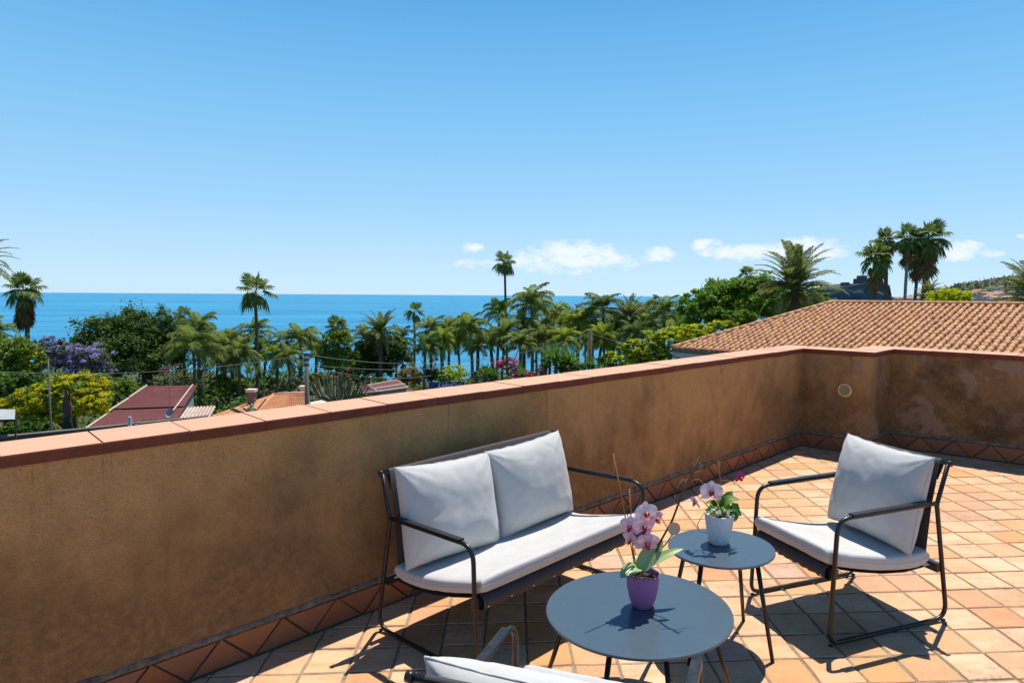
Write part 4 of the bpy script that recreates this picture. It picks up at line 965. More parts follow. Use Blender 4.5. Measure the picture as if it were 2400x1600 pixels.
# queen palms
QL = [(455, 812, 64, 50, 1, 'large bright queen palm right of the maroon roof'), (462, 778, 40, 56, 0, 'queen palm rising out of the large bright one'), (522, 832, 50, 58, 0, 'drooping queen palm left of the tall fan palm trunk'),
 (560, 838, 44, 56, 1, 'bright queen palm close to the tall fan palm trunk'), (600, 772, 38, 66, 0, 'grey green queen palm wrapped round the tall fan palm trunk'), (702, 796, 46, 60, 0, 'queen palm with arching crown directly behind the utility pole'),
 (676, 842, 32, 54, 1, 'small yellow green queen palm left of the utility pole'), (648, 834, 30, 60, 1, 'light queen palm between the tall palm and the pole'), (860, 800, 36, 64, 0, 'queen palm left of the bushy date palm'),
 (622, 818, 40, 64, 0, 'half hidden queen palm right of the tall palm trunk'), (1010, 772, 38, 62, 0, 'dark queen palm right of the thin fan palm'), (1034, 804, 34, 58, 1, 'bright low queen palm right of the thin fan palm'), (998, 814, 36, 56, 0, 'low queen palm directly above the blue sign'),
 (1101, 780, 46, 60, 0, 'wide drooping queen palm between the sign and the tallest palm'), (1120, 808, 36, 62, 1, 'low queen palm under the wide drooping one'), (1072, 800, 34, 66, 0, 'thin queen palm left of the wide drooping one'), (1170, 734, 34, 70, 1, 'queen palm crossing the trunk of the tallest palm'),
 (1247, 714, 46, 66, 0, 'queen palm with a slender pale trunk and flat crown'), (1182, 788, 38, 62, 1, 'low queen palm at the foot of the tallest palm'), (1220, 806, 38, 58, 0, 'low queen palm above the red flowers'), (1148, 796, 34, 64, 0, 'dark low queen palm just left of the tallest trunk'),
 (1272, 802, 38, 60, 1, 'low queen palm left of the big spiky yucca'), (1322, 766, 42, 66, 0, 'queen palm behind the big spiky yucca'), (1356, 768, 44, 62, 1, 'queen palm just left of the dark wooden post'), (1412, 722, 48, 62, 0, 'tall queen palm right of the dark wooden post'),
 (1322, 796, 40, 58, 1, 'low queen palm over the big spiky yucca'), (1440, 786, 40, 60, 0, 'dark low queen palm right of the post'), (1486, 786, 38, 56, 0, 'low dark queen palm above the yellow green tree'), (1556, 734, 42, 58, 0, 'queen palm left of the large leafy tree'),
 (1520, 764, 42, 60, 1, 'queen palm above the yellow green tree'), (1390, 784, 40, 64, 0, 'shaded queen palm hidden behind the wooden post'), (1590, 764, 34, 62, 0, 'queen palm half covered by the large leafy tree'), (-6, 778, 34, 62, 0, 'small dark palm cut by the left edge above the green tree'), (505, 812, 40, 66, 1, 'back row queen palm left of the tall fan palm')]
QL += [(742, 822, 36, 66, 0, 'queen palm half hidden just right of the concrete pole'), (540, 800, 38, 70, 0, 'far queen palm behind the left group by the tall fan palm'), (935, 806, 34, 70, 0, 'far queen palm just left of the thin fan palm trunk'), (1052, 776, 34, 72, 0, 'far queen palm between the dark and the wide drooping palms'),
 (1296, 746, 38, 72, 1, 'far queen palm right of the pale trunk'), (1376, 744, 40, 72, 0, 'far queen palm above the wooden post'), (1450, 762, 42, 66, 1, 'queen palm left of the olive date palm'), (1508, 740, 36, 72, 0, 'far queen palm right of the olive date palm'), (1255, 782, 36, 64, 0, 'queen palm crossing the slender pale trunk'), (1410, 800, 38, 58, 1, 'low bright queen palm right of the wooden post')]
for i, (x, y, hw, Y, v, lab) in enumerate(QL):
    palm('queen', x, y, hw, Y, lab, (19, 24, 21, 26)[i % 4], tr=.13 + .03 * (i % 3), var=(v if i % 3 else (2 if v else 3)), zscale=(.8, 1.15, .95, 1.05, .72)[i % 5], dryf=(i * 7) % 5 // 2 * 2, basepx=x + (i * 13 % 9 - 4) * 2, pale=(x == 1247))

# ------------------------------------------------------------------ broadleaf trees and shrubs
def leaf_cloud(blobs, n, size, seed, up=.5, clump=.25, per=26, flat=.65, asp=.55, shell=.45):
    """leaf cards in clumps spread through ellipsoids; returns vertex and face arrays"""
    g = np.random.default_rng(seed); vol = np.array([b[3] * b[4] * b[5] for b in blobs]) ** (2 / 3); share = vol / vol.sum(); C_ = []; Rr = []; O = []
    for b, sh in zip(blobs, share):
        k = max(3, int(n * sh / per)); d = g.normal(size=(k, 3)); d /= np.linalg.norm(d, axis=1)[:, None]; d[:, 2] = np.where(d[:, 2] < -.8, -d[:, 2], d[:, 2])
        rad = shell + (1 - shell) * g.random(k) ** .6; rad *= 1 + .15 * g.normal(size=k); rad = np.where(g.random(k) < .10, 1.05 + .22 * g.random(k), rad)
        C_.append(np.array(b[:3]) + d * rad[:, None] * np.array(b[3:6])); Rr.append(np.full(k, clump * min(b[3:6])) * (.45 + 1.0 * g.random(k))); O.append(d)
    C_ = np.concatenate(C_); Rr = np.concatenate(Rr); O = np.concatenate(O); K = len(C_)
    P = np.repeat(C_, per, 0) + g.normal(size=(K * per, 3)) * np.repeat(Rr, per)[:, None] * np.array([.6, .6, .6 * flat])
    nn = g.normal(size=(K * per, 3)) * .75 + np.repeat(O, per, 0) * .5 + np.array([0, 0, up]); nn /= np.linalg.norm(nn, axis=1)[:, None]
    a = np.cross(nn, g.normal(size=nn.shape)); a /= np.linalg.norm(a, axis=1)[:, None]; b_ = np.cross(nn, a)
    s = size * (.6 + .8 * g.random(len(P)))[:, None]
    V = np.stack([P - a * s, P + b_ * s * asp, P + a * s, P - b_ * s * asp], 1).reshape(-1, 3)
    return V
def quads_mesh(name, V):
    me = bpy.data.meshes.new(name); n = len(V); me.vertices.add(n); me.vertices.foreach_set('co', V.astype(np.float32).ravel())
    me.loops.add(n); me.loops.foreach_set('vertex_index', np.arange(n, dtype=np.int32)); me.polygons.add(n // 4)
    me.polygons.foreach_set('loop_start', np.arange(0, n, 4, dtype=np.int32)); me.polygons.foreach_set('loop_total', np.full(n // 4, 4, dtype=np.int32)); me.update(); me.validate(); return me
def tree(name, label, cat, pxs, Y, crowns, trunk_px=None, tr=.25, group=None, limbs=True, seed=1, bark='bark'):
    """pxs: blobs as (px, py, half width px, half height px, depth shift); crowns: list of (part, material, n, size, kwargs, blob indices or None)"""
    bl = []
    for (x, y, hw, hh, dy) in pxs:
        c = at_y(x, y, Y + dy); k = (Y + dy) / FPX; bl.append((c[0], c[1], c[2], hw * k, max(hw, hh) * k * .8, hh * k))
    cx = trunk_px if trunk_px is not None else sum(b[0] for b in pxs) / len(pxs)
    b0 = at_y(cx, 900, Y); gz = ground_z(b0[0], Y); root = empty(name, (b0[0], Y, gz), label, cat, group); loc = np.array(root.location)
    zc = min(b[2] - b[5] * .5 for b in bl); mb = MB(); fork = Vector((b0[0], Y, max(gz + .4, zc - .6)))
    mb.tube([Vector((b0[0], Y, gz - .2)), Vector((b0[0] + .1, Y, (gz + fork.z) / 2)), fork], [tr * 1.3, tr, tr * .85], 9)
    if limbs:
        for b in bl:
            q = Vector(b[:3]); md = fork.lerp(q, .5) + Vector((0, 0, .15 * (q - fork).length)); mb.tube([fork, md, q], [tr * .6, tr * .38, tr * .12], 6)
            for k in range(3):
                e = q + Vector((rng.uniform(-1, 1) * b[3] * .6, rng.uniform(-1, 1) * b[4] * .6, rng.uniform(-.2, .8) * b[5])); mb.tube([md.lerp(q, .4), e], [tr * .2, tr * .05], 5)
    mb.build('trunk', MATS[bark], root, True)
    for (pt, mt, n, size, kw, sel) in crowns:
        V = leaf_cloud(bl if sel is None else [bl[i] for i in sel], n, size, seed + len(pt), **kw) - loc; o = obj(pt, quads_mesh(pt, V), MATS[mt], root)
    return root
tree('ficus_tree', 'big dense dark green tree with a domed crown by the shore', 'tree', [(235, 800, 62, 52, 0), (300, 790, 70, 58, 1), (365, 790, 62, 62, 0), (330, 835, 95, 50, -1), (250, 840, 70, 45, -1), (402, 826, 36, 48, 0), (318, 762, 40, 26, 0)], 58, [('crown', 'ficus_leaf', 46000, .125, dict(clump=.30, per=70, shell=.55), None)], 345, .5)
tree('ficus_tree', 'dark tree filling the gap below the bushy date palm', 'tree', [(880, 842, 46, 42, 0), (925, 838, 34, 40, 0), (845, 838, 26, 30, 0)], 64, [('crown', 'ficus_leaf', 9000, .16, dict(), None)], 890, .3)
tree('creeper_tree', 'light green creeper covered tree between the pole and bushy palm', 'tree', [(790, 808, 36, 34, 0), (800, 850, 46, 32, 0), (772, 840, 30, 30, 0)], 61, [('crown', 'green_leaf', 8000, .12, dict(), None)], 795, .2)
tree('jacaranda_tree', 'jacaranda tree covered in violet blue flowers at left', 'tree', [(112, 806, 32, 18, 0), (158, 828, 54, 26, 0), (205, 836, 46, 26, 0), (130, 842, 38, 30, 0), (170, 856, 50, 22, 0), (235, 862, 26, 16, 0), (260, 874, 16, 12, 0)], 40,
     [('crown', 'jacaranda_flower', 10000, .055, dict(clump=.20, per=40, asp=.7, shell=.3), None), ('leaves', 'olive_leaf', 2600, .10, dict(clump=.4), None)], 165, .2)
tree('yellow_tree', 'tree with glowing yellow green foliage beside the lamp post', 'tree', [(165, 905, 60, 30, 0), (215, 905, 42, 34, 0), (120, 930, 60, 36, -1), (190, 945, 58, 40, -1), (100, 970, 66, 30, -1), (230, 925, 28, 24, 0), (60, 950, 50, 28, -1)], 33,
     [('crown', 'yellow_leaf', 22000, .066, dict(clump=.24, per=60, flat=.4, up=.9, shell=.5), None), ('inner_leaves', 'green_leaf', 7000, .09, dict(shell=.2), None)], 150, .2)
tree('green_tree', 'bright green tree cut by the left edge under the skirted palm', 'tree', [(20, 830, 55, 36, 0), (55, 822, 32, 22, 0), (70, 850, 35, 28, 0), (-20, 870, 60, 44, 0), (40, 880, 50, 26, 0)], 38,
     [('crown', 'green_leaf', 17000, .08, dict(clump=.25, per=60), None), ('bloom', 'yellow_leaf', 1600, .08, dict(clump=.34, up=1.0), None)], 10, .22)
tree('green_tree', 'shaded dark green tree low at the far left behind the awning', 'tree', [(25, 915, 60, 36, 0), (-15, 960, 60, 40, 0), (70, 900, 40, 24, 0)], 36, [('crown', 'bush_leaf', 9000, .11, dict(), None)], 20, .2)
tree('fig_tree', 'large leafy bright green tree behind the left end of the tiled roof', 'tree', [(1650, 716, 52, 36, 0), (1710, 705, 70, 46, 1), (1775, 700, 60, 44, 0), (1830, 715, 60, 40, 1), (1890, 716, 48, 30, 2), (1700, 745, 60, 26, -1), (1640, 740, 36, 26, -1), (1905, 702, 34, 20, 2)], 42,
     [('crown', 'fig_leaf', 34000, .115, dict(clump=.26, per=70, shell=.45), None)], 1720, .35)
tree('lime_tree', 'yellow green feathery tree sloping along the roof eaves', 'tree', [(1470, 836, 42, 20, 0), (1530, 822, 50, 26, 0), (1585, 796, 52, 26, 0), (1640, 782, 50, 20, 0), (1690, 768, 36, 15, 0), (1545, 790, 26, 14, 0), (1480, 812, 26, 14, 0), (1715, 756, 18, 11, 0), (1560, 845, 40, 24, 0)], 30,
     [('crown', 'lime_leaf', 26000, .05, dict(clump=.26, per=60, flat=.35, up=1.1), None), ('inner_leaves', 'bush_leaf', 3000, .07, dict(shell=.2), None)], 1560, .16)
tree('lime_shrub', 'light green shrub showing above the roof ridge at right', 'shrub', [(2222, 696, 44, 18, 0), (2195, 704, 26, 12, 0), (2255, 706, 26, 12, 0)], 36, [('crown', 'lime_leaf', 5200, .07, dict(flat=.6), None)], 2222, .1)
tree('russet_shrub', 'orange green shrub right of the maroon roofed hut', 'shrub', [(958, 880, 22, 20, 0), (940, 894, 18, 12, 0), (976, 892, 14, 14, 0)], 50, [('crown', 'russet_leaf', 3000, .09, dict(), None)], 958, .08, limbs=False)
tree('olive_tree', 'grey green low olive at the back of the maroon roof', 'shrub', [(410, 896, 34, 14, 0), (450, 898, 22, 14, 0), (370, 900, 20, 10, 0)], 52, [('crown', 'olive_leaf', 3200, .085, dict(), None)], 410, .1, limbs=False)
tree('olive_tree', 'grey green low olive bush left of the utility pole', 'shrub', [(690, 902, 30, 16, 0), (660, 908, 20, 12, 0)], 48, [('crown', 'olive_leaf', 2800, .085, dict(), None)], 685, .1, limbs=False)
tree('lime_shrub', 'bright lime shrub behind the blue sign among palm trunks', 'shrub', [(1062, 866, 26, 12, 0), (1075, 882, 24, 12, 0), (1050, 884, 18, 10, 0)], 52, [('crown', 'lime_leaf', 2600, .075, dict(flat=.5), None)], 1062, .08, limbs=False)
tree('lilac_shrub', 'small lilac flowering shrub right of the blue sign', 'shrub', [(1122, 892, 20, 12, 0), (1110, 880, 12, 10, 0)], 44, [('crown', 'bush_leaf', 900, .07, dict(), None), ('bloom', 'lilac_flower', 900, .05, dict(), None)], 1118, .06, limbs=False)
tree('bougainvillea', 'crimson bougainvillea tumbling between the yuccas', 'shrub', [(1172, 856, 16, 12, 0), (1195, 848, 16, 10, 0), (1222, 878, 30, 12, 0), (1205, 868, 22, 12, 0), (1252, 882, 24, 10, 0), (1270, 868, 14, 14, 0)], 34, [('bloom', 'bougainvillea_flower', 2600, .045, dict(clump=.5, per=18), None), ('leaves', 'bush_leaf', 1500, .055, dict(), None)], 1215, .06, limbs=False)
BL = [(520, 906, 30, 28, 56, 'leafy bush at the left of the terracotta roof'), (560, 912, 34, 24, 60, 'bush under the tall fan palm'), (640, 900, 30, 18, 62, 'bush behind the small chimney'), (745, 896, 30, 20, 58, 'bush right behind the utility pole'), (830, 884, 34, 22, 62, 'bush behind the candelabra cactus'), (1012, 880, 36, 18, 62, 'bush behind the left end of the blue sign'),
 (1140, 878, 30, 16, 60, 'bush left of the crimson flowers'), (1345, 862, 36, 16, 58, 'bush right of the big spiky yucca'), (1425, 850, 32, 18, 56, 'bush at the foot of the dark wooden post'), (300, 912, 40, 18, 46, 'bush along the upper left edge of the maroon roof'), (265, 940, 26, 22, 42, 'bush between the yellow tree and the maroon roof'), (1500, 850, 34, 18, 46, 'bush below the yellow green tree'), (1610, 770, 34, 24, 50, 'bush under the large leafy tree'), (60, 1006, 70, 14, 28, 'low hedge above the dark road wall')]
for i, (x, y, hw, hh, Y, lab) in enumerate(BL):
    tree('garden_bush', lab, 'shrub', [(x - hw * .4, y, hw * .6, hh, 0), (x + hw * .4, y + 2, hw * .6, hh * .85, 0), (x, y - hh * .3, hw * .5, hh * .8, 0)], Y, [('crown', 'bush_leaf' if i % 3 else 'green_leaf', 2600, .10, dict(), None)], x, .08, 'bushes under the palms', False, seed=i + 40)
def yucca(px_, py_, hw, hh, Y, heads, label, seed):
    c = at_y(px_, py_ + hh, Y); gz = ground_z(c[0], Y); root = empty('yucca', (c[0], Y, gz), label, 'shrub', 'spiky yuccas'); r = random.Random(seed); k = Y / FPX; lo = root.location
    bl = MB(); blade = MB(); n = 5
    for i in range(n): blade.v += [(.050 * (1 - (i / n) ** 2), i / n, .05 * (i / n) ** 2 * -1.5), (-.050 * (1 - (i / n) ** 2), i / n, .05 * (i / n) ** 2 * -1.5)]
    blade.v.append((0, 1, -.11)); blade.f = [(2 * i, 2 * i + 1, 2 * i + 3, 2 * i + 2) for i in range(n - 1)] + [(2 * n - 2, 2 * n - 1, 2 * n)]
    bm_ = blade.mesh('leaf_blade'); bm_.materials.append(MATS['yucca_leaf'])
    for h in range(heads):
        p = Vector(at_y(px_ + r.uniform(-.65, .65) * hw, py_ + r.uniform(-.1, .9) * hh, Y + r.uniform(-.6, .6)))
        mb = MB(); mb.tube([Vector((c[0] + r.uniform(-.3, .3), Y, gz)), Vector((p.x, p.y, (p.z + gz) / 2)), p], [.12, .09, .07], 7); mb.build('trunk', MATS['palm_trunk'], root, True)
        L = hh * k * r.uniform(1.15, 1.6)
        for i in range(34):
            t = i / 34; el = R(88 - 95 * t); o = obj('leaf_blade', bm_, parent=root); s = L * r.uniform(.8, 1.1); o.scale = (s, s, s)
            o.rotation_euler = (el, r.uniform(-.2, .2), i * 2.39996); o.location = p - lo
yucca(1308, 846, 50, 36, 33, 7, 'big spiky yucca clump with many green heads', 5); yucca(1150, 866, 30, 24, 33, 4, 'spiky yucca left of the crimson flowers', 6); yucca(1395, 856, 28, 20, 32, 3, 'rightmost spiky yucca beside the parapet coping', 7); yucca(1232, 864, 24, 18, 33, 2, 'small yucca among the crimson flowers', 8); yucca(618, 898, 22, 20, 46, 1, 'small bright spiky plant behind the terracotta roof', 9)
def euphorbia(px_, py0, py1, hw, Y, n, label, seed, flowers):
    b = at_y(px_, py1, Y); k = Y / FPX; root = empty('candelabra_cactus', b, label, 'cactus', 'tall cacti'); r = random.Random(seed); Ht = (py1 - py0) * k; mt = noisy('cactus_skin', [(.3, (.045, .085, .045)), (.7, (.10, .15, .085))], 6, .6, .2, 30, .01)
    st = MB(); gz = ground_z(b[0], Y); st.tube([(b[0], Y, gz), (b[0], Y, b[2] + .2)], [.2, .13], 9); st.build('stem', mt, root, True)
    for i in range(n):
        t = (i + .5) / n * 2 - 1; x = b[0] + t * hw * k + r.uniform(-.1, .1); y = Y + r.uniform(-1.0, 1.0); h = Ht * (1 - .35 * t * t) * r.uniform(.55, 1.05)
        mb = MB(); p0 = Vector((b[0] + t * .2, Y, b[2])); p1 = Vector((b[0] + t * hw * k * .75, (y + Y) / 2, b[2] + h * .35)); p2 = Vector((x, y, b[2] + h))
        mb.tube(fillet([p0, p1, p2], .5, 4), [.026, .03, .034, .034, .034, .034, .028], 5); a = mb.build('arm', mt, root)
        if flowers and r.random() < .75:
            fm = MB()
            for q in range(7): c = p2 + Vector((r.uniform(-.08, .08), r.uniform(-.08, .08), r.uniform(-.12, .05))); fm.lathe([(.01, -.02), (.03, 0), (.01, .025)], c, 5)
            tag(fm.build('bud_cluster', mat('rust_bud', (.30, .10, .05), .8), root), kind='stuff')
euphorbia(796, 870, 946, 72, 28, 46, 'big many armed candelabra cactus with rusty buds right of the pole', 3, True); euphorbia(588, 936, 968, 26, 24, 7, 'small columnar cactus in front of the terracotta roof', 4, False)
# undergrowth that closes the ground between the trunks
def undergrowth():
    g = np.random.default_rng(77); B = []
    for i in range(980):
        Y = g.uniform(30, 86); x = (g.uniform(-80, 2480) - 1200) / FPX * Y if i < 640 else (g.uniform(-1100, -80) - 1200) / FPX * Y
        if x > 4.5 and Y < 45 and x * n3[0] + Y * n3[1] > 17 and x * n1[0] + Y * n1[1] < 15: continue
        z = ground_z(x, Y); h = g.uniform(.35, 1.0) * (1.0 if Y < 48 else 1.75); B.append((x, Y, z + h * .5, g.uniform(.8, 2.0), g.uniform(.8, 1.6), h))
    V = leaf_cloud(B, 112000, .14, 5, clump=.45, per=24); me = quads_mesh('undergrowth', V)
    tag(obj('undergrowth', me, MATS['bush_leaf']), 'low green undergrowth covering the ground between the palms', 'undergrowth', kind='stuff')
undergrowth()

# ------------------------------------------------------------------ roofs, hut, sign and street furniture below the terrace
V3 = lambda p: Vector(tuple(map(float, p)))
def ribbed(mb, TL, TR, BR, BL, n, amp):
    """corrugated sheet between four corners, ribs running TL-TR"""
    TL, TR, BR, BL = map(V3, (TL, TR, BR, BL)); nrm = (TR - TL).cross(BL - TL).normalized()
    if nrm.z < 0: nrm = -nrm
    for i in range(n * 2 + 1):
        t = i / (n * 2); o = nrm * (amp if i % 2 else 0); mb.v += [tuple(TL.lerp(BL, t) + o), tuple(TR.lerp(BR, t) + o)]
    b = 0; mb.f += [(2 * i, 2 * i + 1, 2 * i + 3, 2 * i + 2) for i in range(n * 2)]
def bar(mb, a, b, w, h=None):
    a, b = V3(a), V3(b); mb.tube([a, b], w, 4)
noisy('maroon_sheet', [(.3, (.105, .028, .026)), (.7, (.15, .042, .036))], .8, .55, .1, 12, .01); noisy('white_trim', [(.3, (.38, .34, .29)), (.7, (.50, .45, .39))], 4, .7, .1, 20, .004); noisy('grey_render', [(.3, (.22, .215, .20)), (.7, (.34, .33, .31))], 1.5, .9, .3, 12, .01)
noisy('concrete', [(.3, (.10, .093, .082)), (.7, (.18, .168, .15))], 2, .9, .3, 20, .005); noisy('dark_wall', [(.3, (.04, .042, .045)), (.7, (.075, .078, .08))], 1, .9, .2, 10, .01); mat('galvanised', (.42, .43, .45), .45, .5, .6)
def maroon_building():
    TL, TR, BL, BR = (V3(at_y(x, y, Y)) for x, y, Y in ((344, 905, 46), (463, 903, 46), (203, 1000, 34), (413, 983, 36)))
    gz = ground_z(TL.x, 40); root = empty('shed_building', (BL.x + 3, 40, gz), 'long low shed with a maroon corrugated roof at left', 'building')
    mTL, mTR = TL.lerp(BL, .62), TR.lerp(BR, .66)
    mb = MB(); ribbed(mb, TL, TR, mTR, mTL, 22, .05); mb.build('upper_roof_sheet', MATS['maroon_sheet'], root)
    dn = Vector((0, 0, -.10)); ex = (BL - TL) * .12
    mb = MB(); ribbed(mb, mTL + dn, mTR + dn, BR + (BR - TR) * .12 + dn, BL + ex + dn, 13, .05); mb.build('lower_roof_sheet', MATS['maroon_sheet'], root)
    for a, b in ((TL, TL.lerp(BL, .36)), (TL.lerp(BL, .37) + Vector((0, 0, -.03)), TL.lerp(BL, .70)), (TL.lerp(BL, .71) + dn, BL + ex + dn)):
        mb = MB(); mb.tube([a + Vector((0, 0, .07)), b + Vector((0, 0, .07))], .06, 4); mb.build('edge_flashing', MATS['white_trim'], root)
    mb = MB(); mb.tube([TR + Vector((-.35, 0, .07)), BR + Vector((-.5, 0, .07))], .05, 4); mb.build('edge_flashing', MATS['white_trim'], root)
    q = [TL + Vector((.2, -.2, -.15)), TR + Vector((-.2, -.2, -.15)), BR + Vector((-.2, .2, -.15)), BL + Vector((.3, .2, -.15))]; mb = MB(); mb.hexa([(p.x, p.y, gz - .3) for p in (q[3], q[2], q[1], q[0])], [tuple(p) for p in (q[3], q[2], q[1], q[0])]); mb.build('wall', MATS['grey_render'], root)
    # aerial and dish stand on the roof
    b = V3(at_y(398, 972, 37)); an = empty('tv_aerial', b, 'thin tv aerial with a rusty comb standing on the maroon roof', 'aerial'); top = V3(at_y(397, 852, 37))
    mb = MB(); mb.tube([b - Vector((0, 0, .3)), top], .022, 6); mb.build('mast', MATS['galvanised'], an)
    rm = mat('rusty_metal', (.30, .12, .09), .8)
    for (dx, dz, L_, th) in ((.0, -.2, .9, .25), (.0, -.55, 1.1, .1), (.0, -1.45, 1.4, 0)):
        mb = MB(); c = top + Vector((0, 0, dz)); d = Vector((math.cos(th), .3, math.sin(th) * .6)).normalized(); mb.tube([c - d * L_ / 2, c + d * L_ / 2], .014, 5); bm_ = mb.build('boom', rm if dz > -1 else MATS['galvanised'], an)
        for k in range(7 if dz > -1 else 2):
            e = c - d * L_ / 2 + d * L_ * k / 6; mb = MB(); mb.tube([e - Vector((.03, .2, .12)), e + Vector((.03, .2, .12))], .009, 4); mb.build('element', rm, an)
    c = V3(at_y(399, 968, 36)); ds = empty('satellite_dish', c - Vector((0, 0, .45)), 'round grey satellite dish on the edge of the maroon roof', 'satellite dish'); mb = MB(); n = 24; face = Vector((-.25, -.85, .45)).normalized(); u = face.orthogonal().normalized(); v = face.cross(u); rr = .27; rows = []
    for k, q_ in enumerate((.02, .5, .8, 1.0)):
        for j in range(n): a = 2 * math.pi * j / n; mb.v.append(tuple(c + (u * math.cos(a) + v * math.sin(a)) * rr * q_ + face * (.07 * q_ * q_)))
    mb.f = [(i * n + j, i * n + (j + 1) % n, (i + 1) * n + (j + 1) % n, (i + 1) * n + j) for i in range(3) for j in range(n)] + [tuple(range(n))]; mb.build('reflector', mat('dish_grey', (.42, .40, .40), .6), ds, True)
    mb = MB(); mb.tube([c - Vector((0, -.05, .55)), c - face * .02], .025, 6); mb.build('mount', MATS['galvanised'], ds); mb = MB(); mb.tube([c - v * rr * .9, c + face * .28 - v * .1], .012, 5); mb.build('feed_arm', MATS['galvanised'], ds)
maroon_building()
def pink_roof():
    TL, TR, BL, BR = (V3(at_y(x, y, Y)) for x, y, Y in ((438, 955, 36), (506, 952, 36), (405, 1000, 29), (486, 990, 29)))
    root = empty('lean_to', (TL.x, 32, ground_z(TL.x, 32)), 'small lean-to with faded pink corrugated sheets beside the maroon roof', 'shed')
    L_ = TL.lerp(TR, 0); n = 9
    for k in range(n):
        a, b, c, d = TL.lerp(TR, k / n), TL.lerp(TR, (k + .9) / n), BL.lerp(BR, (k + .9) / n), BL.lerp(BR, k / n); mb = MB(); up = Vector((0, 0, .07)); mb.add([a, a.lerp(b, .5) + up, b, d, d.lerp(c, .5) + up, c], [(0, 1, 4, 3), (1, 2, 5, 4)]); mb.build('roof_sheet', noisy('pink_sheet', [(.3, (.34, .20, .17)), (.6, (.52, .42, .36)), (.8, (.60, .52, .46))], 1.5, .8, .2, 10, .01), root)
    mb = MB(); gz = root.location.z; q = [BL + Vector((.1, .1, -.1)), BR + Vector((-.1, .1, -.1)), TR + Vector((-.1, -.1, -.1)), TL + Vector((.1, -.1, -.1))]; mb.hexa([(p.x, p.y, gz) for p in q], [tuple(p) for p in q]); mb.build('wall', MATS['grey_render'], root)
pink_roof()
def small_tile_house():
    """low house with hipped barrel tile roof and two chimneys"""
    RL, RR = V3(at_y(640, 926, 34)), V3(at_y(716, 922, 34)); eL, eR = V3(at_y(560, 1010, 25.5)), V3(at_y(760, 1000, 25.5)); hl = V3(at_y(498, 974, 33)); hb = V3(at_y(560, 925, 44)); hr = V3(at_y(742, 940, 44))
    gz = ground_z(RL.x, 30); root = empty('tiled_cottage', (RL.x, 30, gz), 'low cottage with an orange hipped tile roof below the parapet', 'house'); mt = noisy('cottage_clay', [(.3, (.36, .15, .07)), (.5, (.50, .23, .11)), (.7, (.56, .30, .17))], 2.5, .85, .3, 20, .01)
    def wavy(name, A, B, Cc, D, n, rows):
        """A,B ridge; D,C eave; barrels run from ridge to eave"""
        mb = MB(); nrm = (B - A).cross(D - A).normalized(); nrm = nrm if nrm.z > 0 else -nrm; m_ = n * 4
        for r_ in range(rows):
            for e_ in (0, 1):
                t = (r_ + e_ * 1.08) / rows
                for k in range(m_ + 1):
                    p = A.lerp(B, k / m_).lerp(D.lerp(Cc, k / m_), t); mb.v.append(tuple(p + nrm * (.055 * abs(math.sin(k / m_ * n * math.pi)) + .022 * e_)))
            b = r_ * 2 * (m_ + 1); mb.f += [(b + k, b + k + 1, b + m_ + 2 + k, b + m_ + 1 + k) for k in range(m_)]
        tag(mb.build(name, mt, root), kind='stuff')
    wavy('front_roof_tiles', RL, RR, eR, eL, 24, 22); wavy('left_roof_tiles', RL + Vector((0, .02, 0)), RL, eL, hl, 14, 16)
    mb = MB(); mb.tube([RL + Vector((0, 0, .03)), RR + Vector((0, 0, .03))], .09, 8); mb.build('ridge', noisy('pink_ridge', [(.3, (.50, .24, .18)), (.7, (.60, .34, .27))], 3, .8), root, True)
    mb = MB(); mb.tube([RL + Vector((0, 0, .02)), eL], .08, 8); mb.build('hip_ridge', mt, root, True)
    q = [eL + Vector((.3, .3, -.2)), eR + Vector((-.3, .3, -.2)), RR + Vector((0, 4, -.9)), hl + Vector((.4, 0, -.2))]; mb = MB(); mb.hexa([(p.x, p.y, gz) for p in q], [tuple(p) for p in q]); mb.build('wall', MATS['cream_render'], root)
    for (x, y0, y1, Y, w, lab) in ((590, 918, 948, 33, .17, 'left'), (712, 910, 936, 34.6, .16, 'right')):
        t, b = V3(at_y(x, y0, Y)), V3(at_y(x, y1, Y)); mb = MB(); mb.box((t.x - w, Y - w, b.z - 1.0), (t.x + w, Y + w, t.z)); ch = mb.build('chimney', mat('chimney_red', (.26, .13, .11), .85) if x < 600 else MATS['white_trim'], root)
        mb = MB(); mb.box((t.x - w * 1.35, Y - w * 1.35, t.z + .002), (t.x + w * 1.35, Y + w * 1.35, t.z + .14)); o = mb.build('chimney_cap', mat('chimney_cream', (.62, .52, .40), .85), ch, off=root.location)
small_tile_house()
